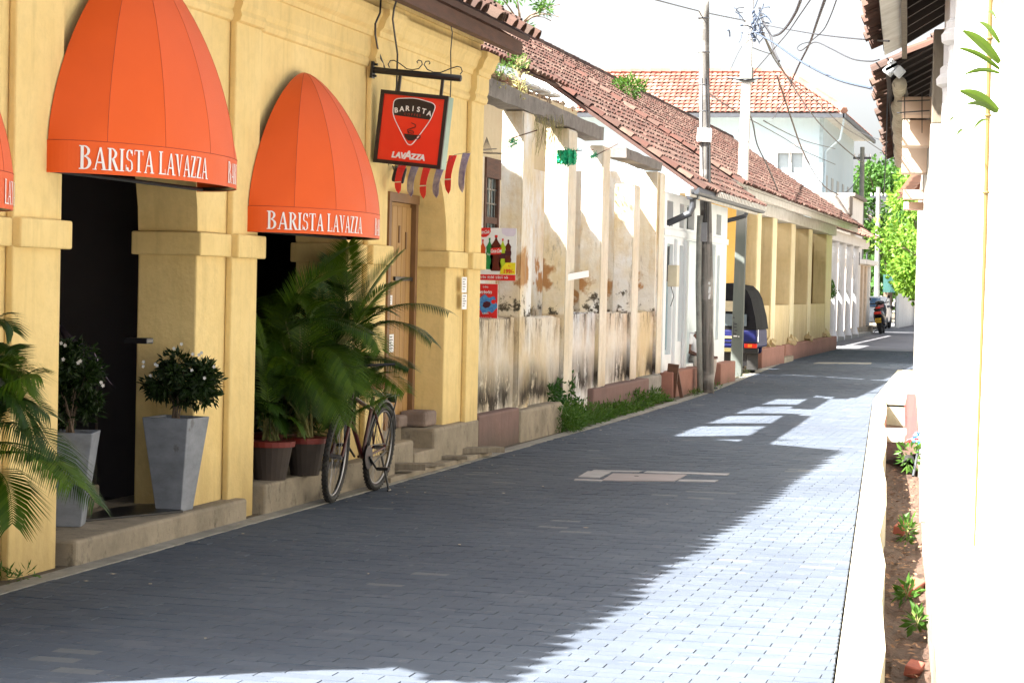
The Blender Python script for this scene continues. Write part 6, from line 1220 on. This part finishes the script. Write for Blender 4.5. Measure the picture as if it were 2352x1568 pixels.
weed(tuple(WY(1445, 222, 41)), (.35, .4, .22), 420, .13, .035, 'bright green bush growing on the ridge of the long tiled roof', MWEED)
box('far_cross_wall', plain('far_grey_wall', (.30, .29, .28), bump=0), None, -30, 6, 190, 190.4, 0, 1.9); o = COL.objects['far_cross_wall']; tag(o, 'low grey wall closing the far end of the street', 'wall')
hedge = clumps(6000, (-9.9, 180, 2.0), (8, 2, 3.6), 40, .6, .4, .3); solo('far_hedge', hedge, MTREED, 'dark hedge line before the far grey wall', 'hedge')
tp_ = MB(); [tp_.v.append((-8.35+i*.12, 106+.1*math.sin(i*1.3+j), 1.7+j*.22)) for i in range(6) for j in range(5)]; [tp_.f.append((i*5+j, i*5+j+1, (i+1)*5+j+1, (i+1)*5+j)) for i in range(5) for j in range(4)]
teal = thing('teal_canopy', (-8.5, 106, 0), 'teal awning sheet on posts above the white car', 'canopy'); tp_.build('sheet', plain('teal_sheet', (.025, .10, .09), (.02, .08, .075), 2, bump=0), teal, smooth=True); MB().tube([(-9.2, 106.2, 0), (-9.2, 106.2, 3.6)], .05, 6).tube([(-7.7, 106.2, 0), (-7.7, 106.2, 3.6)], .05, 6).build('post', MDRAIN, teal)
gw = MB().box(-7.35, -7.2, 101.5, 116, 0, 1.9); solo('white_garden_wall', gw, MW, 'white garden wall beyond the parked car', 'wall', bevel=.02)

# ---------------------------------------------------------------- right hand houses
ANG = math.atan(-.0675)
def rp(y, off, z): return (wx(y)+off, y, z)
def rbox(name, mat, par, y0, y1, o0, o1, z0, z1, **k):
    return MB().add([rp(y0, o0, z0), rp(y0, o1, z0), rp(y1, o1, z0), rp(y1, o0, z0), rp(y0, o0, z1), rp(y0, o1, z1), rp(y1, o1, z1), rp(y1, o0, z1)], [(0, 3, 2, 1), (4, 5, 6, 7), (0, 1, 5, 4), (1, 2, 6, 5), (2, 3, 7, 6), (3, 0, 4, 7)]).build(name, mat, par, **k)
def rroof(par, y0, y1, e_, r_, tm, ncourse, deckmat, pitch=.17):
    d = Vector((r_[0]-e_[0], 0, r_[1]-e_[1])).normalized(); dk = MB().add([rp(y0, e_[0], e_[1]), rp(y0, r_[0], r_[1]), rp(y1, r_[0], r_[1]), rp(y1, e_[0], e_[1]), rp(y0, e_[0], e_[1]-.03), rp(y0, r_[0], r_[1]-.03), rp(y1, r_[0], r_[1]-.03), rp(y1, e_[0], e_[1]-.03)], [(0, 1, 2, 3), (7, 6, 5, 4), (0, 4, 5, 1), (1, 5, 6, 2), (2, 6, 7, 3), (3, 7, 4, 0)]).build('roof', deckmat, par); INV[dk.name] = Matrix()
    rz_ = Matrix.Rotation(-ANG, 3, 'Z'); dd = rz_ @ d; nn = rz_ @ Vector((-d.z, 0, d.x)); mats = []
    for i in range(int((y1-y0)/pitch)):
        for k in range(ncourse):
            m = Matrix((dd.cross(nn), dd, nn)).transposed().to_4x4() @ Matrix.Rotation(random.gauss(0, .04), 4, 'Z') @ Matrix.Rotation(-.05+random.gauss(0, .03), 4, 'X'); m.translation = Vector(rp(y0+(i+.5)*pitch, e_[0], e_[1]))+dd*(-.10+k*.27+random.gauss(0, .02))+nn*(.025); mats.append(m)
    instances(dk, tm, mats, 'roof_tile', 300); return dk
ra = thing('right_column_house', (.3, 8, 0), 'sunlit white house on the right with round columns and dark rafters under its eave', 'house')
rbox('front_wall', MWR, ra, 5.51, 15.2, .20, .45, .0, 4.3); rbox('platform', MWR, ra, 5.51, 14.9, .0, .199, -.35, .35, bevel=.01)
for yc_, zc in ((8.62, 3.22), (10.42, 3.12), (12.1, 3.06), (14.15, 3.02)):
    x_ = wx(yc_)+.17; MB().lathe([(.19, .35), (.19, .45), (.155, .5), (.145, zc-.08), (.15, zc-.05), (.185, zc-.03), (.19, zc+.01), (.165, zc+.04), (.165, zc+.08), (.145, zc+.10), (.145, 4.0)], (x_, yc_, 0), 28).build('column', MWC, ra, smooth=False)
rroof(ra, 5.0, 17.8, (-.42, 3.665), (2.2, 5.0), T_DARK, 4, MWOODD); 
rm_ = MB()
for k in range(24): y_ = 5.1+k*.53; rm_.prism([rp(y_, -.26, 3.69), rp(y_, -.26, 3.62), rp(y_, .199, 3.90), rp(y_, .199, 3.99)], (0, .05, 0))
rm_.build('rafter', MWOODD, ra, kind='stuff'); rbox('eave_beam', MWOODG, ra, 5.0, 17.7, -.265, -.225, 3.56, 3.66); box('return_wall', MWR, ra, -.138, 2.6, 5.2, 5.5, -.36, 3.60, bevel=.01)
MB().add([rp(5.0, -.41, 3.595), rp(5.0, -.27, 3.66), rp(17.75, -.27, 3.66), rp(17.75, -.41, 3.595), rp(5.0, -.41, 3.62), rp(5.0, -.27, 3.685), rp(17.75, -.27, 3.685), rp(17.75, -.41, 3.62)], [(0, 3, 2, 1), (4, 5, 6, 7), (0, 1, 5, 4), (1, 2, 6, 5), (2, 3, 7, 6), (3, 0, 4, 7)]).build('eave_lining', MFASC, ra)
rb_ = thing('right_low_house', (-1.3, 22, 0), 'long white house on the right with a broken tile eave and stained gutter pipe', 'house')
rbox('front_wall', MWR, rb_, 15.21, 31.5, .0, .25, -.35, 3.45); rbox('far_wall', MWR, rb_, 31.51, 45.2, .005, .25, -.1, 3.5)
rroof(rb_, 17.85, 29.6, (-.40, 3.50), (2.2, 4.9), T_DARK, 3, MWOODD); rbox('post', MWR, rb_, 14.92, 15.19, -.04, .19, .0, 2.80, bevel=.01); rbox('peeled_post', MWOODG, rb_, 14.93, 15.18, -.035, .19, 2.801, 3.46, bevel=.01)  # lower post in wall white: sunlight painted in; only the upper piece shows peeled timber
gpp = MB(); gy = np.linspace(17.95, 28.8, 60); gpp.tube([Vector(rp(q, -.275-.002*(q-18)+.008*math.sin(q*3), 3.40+.015*math.sin(q*1.3))) for q in gy], [(.055 if q < 20.5 else .08)+.010*abs(math.sin(q*7)) for q in gy], 12); gpp.build('gutter_pipe', concrete('stained_pipe', (.46, .41, .31), (.035, .03, .025), 1.0, 7), rb_, smooth=True)
MB().obox(WY(2046, 156, 17.9), (.085, .10, .13), R3(0, .6, 0)).obox(WY(2066, 166, 17.8), (.07, .08, .085), R3(0, .75, 0)).build('gutter_box', plain('pale_metal', (.55, .58, .60), bump=.1, rough=.4), rb_, bevel=.008)
rm_ = MB()
for k in range(19): y_ = 18.0+k*.6; rm_.prism([rp(y_, -.36, 3.52), rp(y_, -.36, 3.45), rp(y_, -.001, 3.64), rp(y_, -.001, 3.71)], (0, .05, 0))
rm_.build('rafter', MWOODD, rb_, kind='stuff'); rbox('low_wall', MWR, ra, 5.51, 6.3, -.02, .199, .351, .90, bevel=.01)
for (y_, o0, z0, z1) in ((18.6, -.26, 3.17, 3.33), (19.0, -.25, 2.93, 3.16), (22.0, -.26, 2.86, 3.16), (25.5, -.25, 2.75, 2.86), (25.9, -.24, 2.64, 2.73)):
    rbox('beam_box', MBEIGE, rb_, y_, y_+.35, o0, -.003, z0, z1, bevel=.006)
hw = MB(); [hw.tube([rp(18.55, -.24+.05*k, 3.36), rp(18.55, -.23+.05*k, 3.1-.03*k)], .004, 4) for k in (0, 3)]; hw.tube([rp(18.5, -.3, 3.28), rp(18.5, -.02, 3.29)], .005, 4).tube([rp(18.5, -.3, 3.18), rp(18.5, -.02, 3.20)], .005, 4); hw.build('loose_wire', MCABLE, rb_)
fr_ = thing('far_right_house', (-2.6, 47, 0), 'red brown tin roofed house end beyond the white wall on the right', 'house'); a, b = WY(2105, 385, 46), WY(2064, 440, 46)
q0, q1 = WY(2062, 442, 46), WY(2110, 378, 46); MB().prism([q0, q1, q1+Vector((2, 0, .4)), q0+Vector((2.5, 0, 0))], (0, 3, 0)).build('roof', plain('rusty_roof_board', (.26, .10, .06), (.20, .08, .05), 4), fr_)
for k in range(6): MB().obox(q0.lerp(q1, .2+.14*k)+Vector((.12, -.05, -.12)), (.5, .06, .05), R3(0, -.6, 0)).build('batten', MWOOD, fr_)
MB().box(wx(46)+.1, 3, 46, 49, 0, 3.6).build('wall', MW, fr_)
cpn = thing('cane_palm', tuple(WY(2237, 1250, 6.0)), 'golden cane palm with yellow stem and broad leaflets against the right white wall', 'palm')
mys = plain('yellow_cane', (.19, .125, .035), (.16, .11, .035), 3, bump=0, rough=.4, stretch=(1, 1, 5)); st0 = WY(2238, 1258, 6.0); st1 = WY(2262, 560, 6.0); st2_ = WY(2276, -30, 6.0); MB().tube([st0, st0.lerp(st1, .5), st1, st2_], [.003, .0045, .0065, .007], 10).build('stem', mys, cpn)
nd = MB(); [nd.lathe([(.009, -.004), (.0105, 0), (.009, .004)], st1.lerp(st2_, q), 10) for q in (.2, .5, .8)]; nd.build('stem_ring', mys, cpn)
def R6(x, y): return ((2500+x/2.614)*.784, y/2.614*.784)
mbl = leaf('bright_cane_leaf', (.035, .10, .012), (.11, .17, .02), .2)
for (a, b, w_, sd__) in (((1120, 480), (840, 240), .038, 1), ((1120, 530), (800, 372), .02, 1), ((1120, 560), (850, 576), .018, 1), ((1110, 850), (815, 700), .040, 1), ((1090, 860), (870, 800), .02, 1), ((1040, 915), (915, 1000), .012, 1), ((800, 935), (728, 938), .010, 1), ((865, 1012), (788, 1045), .012, 1), ((1120, 330), (960, 170), .02, 1), ((1100, 160), (1030, 100), .014, 1)):
    w_ *= .62; A, B_ = WY(*R6(*a), 6.0), WY(*R6(*b), 5.85); d = B_-A; up_ = Vector((-d.z, 0, d.x)).normalized()*w_*.6; N_ = 8; mb = MB()
    for i in range(N_+1):
        t = i/N_; c = A+d*t+Vector((0, 0, .012*math.sin(t*3))); ww = math.sin(math.pi*min(.97, .12+t*.86))**.7; mb.v += [tuple(c+up_*ww), tuple(c+Vector((0, .008, 0))), tuple(c-up_*ww)]
    for i in range(N_): mb.f += [(3*i, 3*i+1, 3*i+4, 3*i+3), (3*i+1, 3*i+2, 3*i+5, 3*i+4)]
    mb.build('leaflet', mbl, cpn)
# drain side details
redp = plain('red_paint', (.62, .03, .03), (.50, .035, .03), 5, bump=.2, rough=.5); rk_ = MB().add([rp(23.3, -.16, -.02), rp(23.3, -.005, -.02), rp(30.8, -.005, -.02), rp(30.8, -.16, -.02), rp(23.3, -.12, .02), rp(23.3, -.005, .05), rp(30.8, -.005, .17), rp(30.8, -.13, .17)], [(0, 3, 2, 1), (4, 5, 6, 7), (0, 1, 5, 4), (1, 2, 6, 5), (2, 3, 7, 6), (3, 0, 4, 7)])
solo('red_painted_block', rk_, redp, 'red painted block at the wall foot beside the drain', 'block', bevel=.012)
cpipe = MB().tube([rp(22.9, -.10, -.25), rp(23.6, -.10, -.25)], .075, 16, cap=False).tube([rp(22.9, -.10, -.25), rp(23.6, -.10, -.25)], .06, 16, cap=False).lathe([(.06, 0), (.06, .01)], rp(23.4, -.10, -.25), 14, R3(1.57, 0, 0)); solo('drain_pipe_end', cpipe, MBLACK, 'dark open pipe end in the drain below the slab', 'pipe')
for (D_, n, r_, l_) in (((2083, 1205), 55, (.05, .14, .10), 'leafy weed in the drain beside the kerb, furthest of the three'), ((2083, 1330), 50, (.05, .14, .05), 'pale weed in the middle of the drain by the red brick'), ((2112, 1395), 45, (.04, .1, .06), 'bluish weed at the wall foot nearest the camera')):
    q = WZ(*D_, -.18); q.z = -.30; weed((min(q.x, wx(q.y)-.06), q.y, q.z), r_, n, .085, .028, l_, MWEED, 'drain_weed', 6, 'weeds in the drain')
q = WZ(2108, 1075, 0); fl_ = thing('garden_scrap', (wx(q.y)-.05, q.y, 0), 'green sprig with blue flowers and a grey stake leaning at the wall foot', 'plant'); MB().tube([(wx(q.y)-.05, q.y-.3, -.05), (wx(q.y)-.02, q.y, .22)], .012, 6).build('stake', MDRAIN, fl_); leaves(70, (wx(q.y)-.1, q.y-.05, .12), (.08, .2, .12), .09, .03).build('foliage', MWEED, fl_); leaves(40, (wx(q.y)-.06, q.y+.4, .25), (.04, .15, .05), .04, .03).build('flower', plain('blue_petal', (.10, .35, .60), bump=0), fl_)
for (D_, s_, l_) in (((2098, 1352), (.10, .22, .07), 'red brick lying in the drain beside the pale weed'), ((2100, 1540), (.08, .12, .06), 'broken brick piece in the drain near the bottom edge'), ((2070, 1215), (.09, .2, .07), 'dark red brick under the furthest drain weed')):
    q = WZ(*D_, -.3); solo('brick', MB().obox((min(q.x, wx(q.y)-.08), q.y, -.29), s_, R3(.15, .2, random.uniform(-.5, .5))), plain('red_brick'+l_[:3], (.30, .08, .05), (.22, .06, .04), 20, bump=.6), l_, 'brick', 'bricks in the drain', bevel=.008)
lt = leaves(500, (0, 0, 0), (1, 1, 1), .05, .03); rnd = MB()
for k in range(420): y_ = random.uniform(8, 23); a = random.random(); x_ = din(y_)+.02+(wx(y_)-din(y_)-.04)*a; an = random.uniform(0, 6.28); d = Vector((math.cos(an), math.sin(an), random.uniform(-.3, .3)))*random.uniform(.012, .03); s_ = Vector((-d.y, d.x, 0))*.45; c = Vector((x_, y_, -.315+.02*random.random())); rnd.face([c-d, c+s_+Vector((0, 0, .006)), c+d, c-s_])
tag(rnd.build('leaf_litter', plain('dead_leaves', (.30, .17, .09), (.16, .08, .05), 30, bump=0)), kind='stuff')
print('OBJ', len(bpy.data.objects))
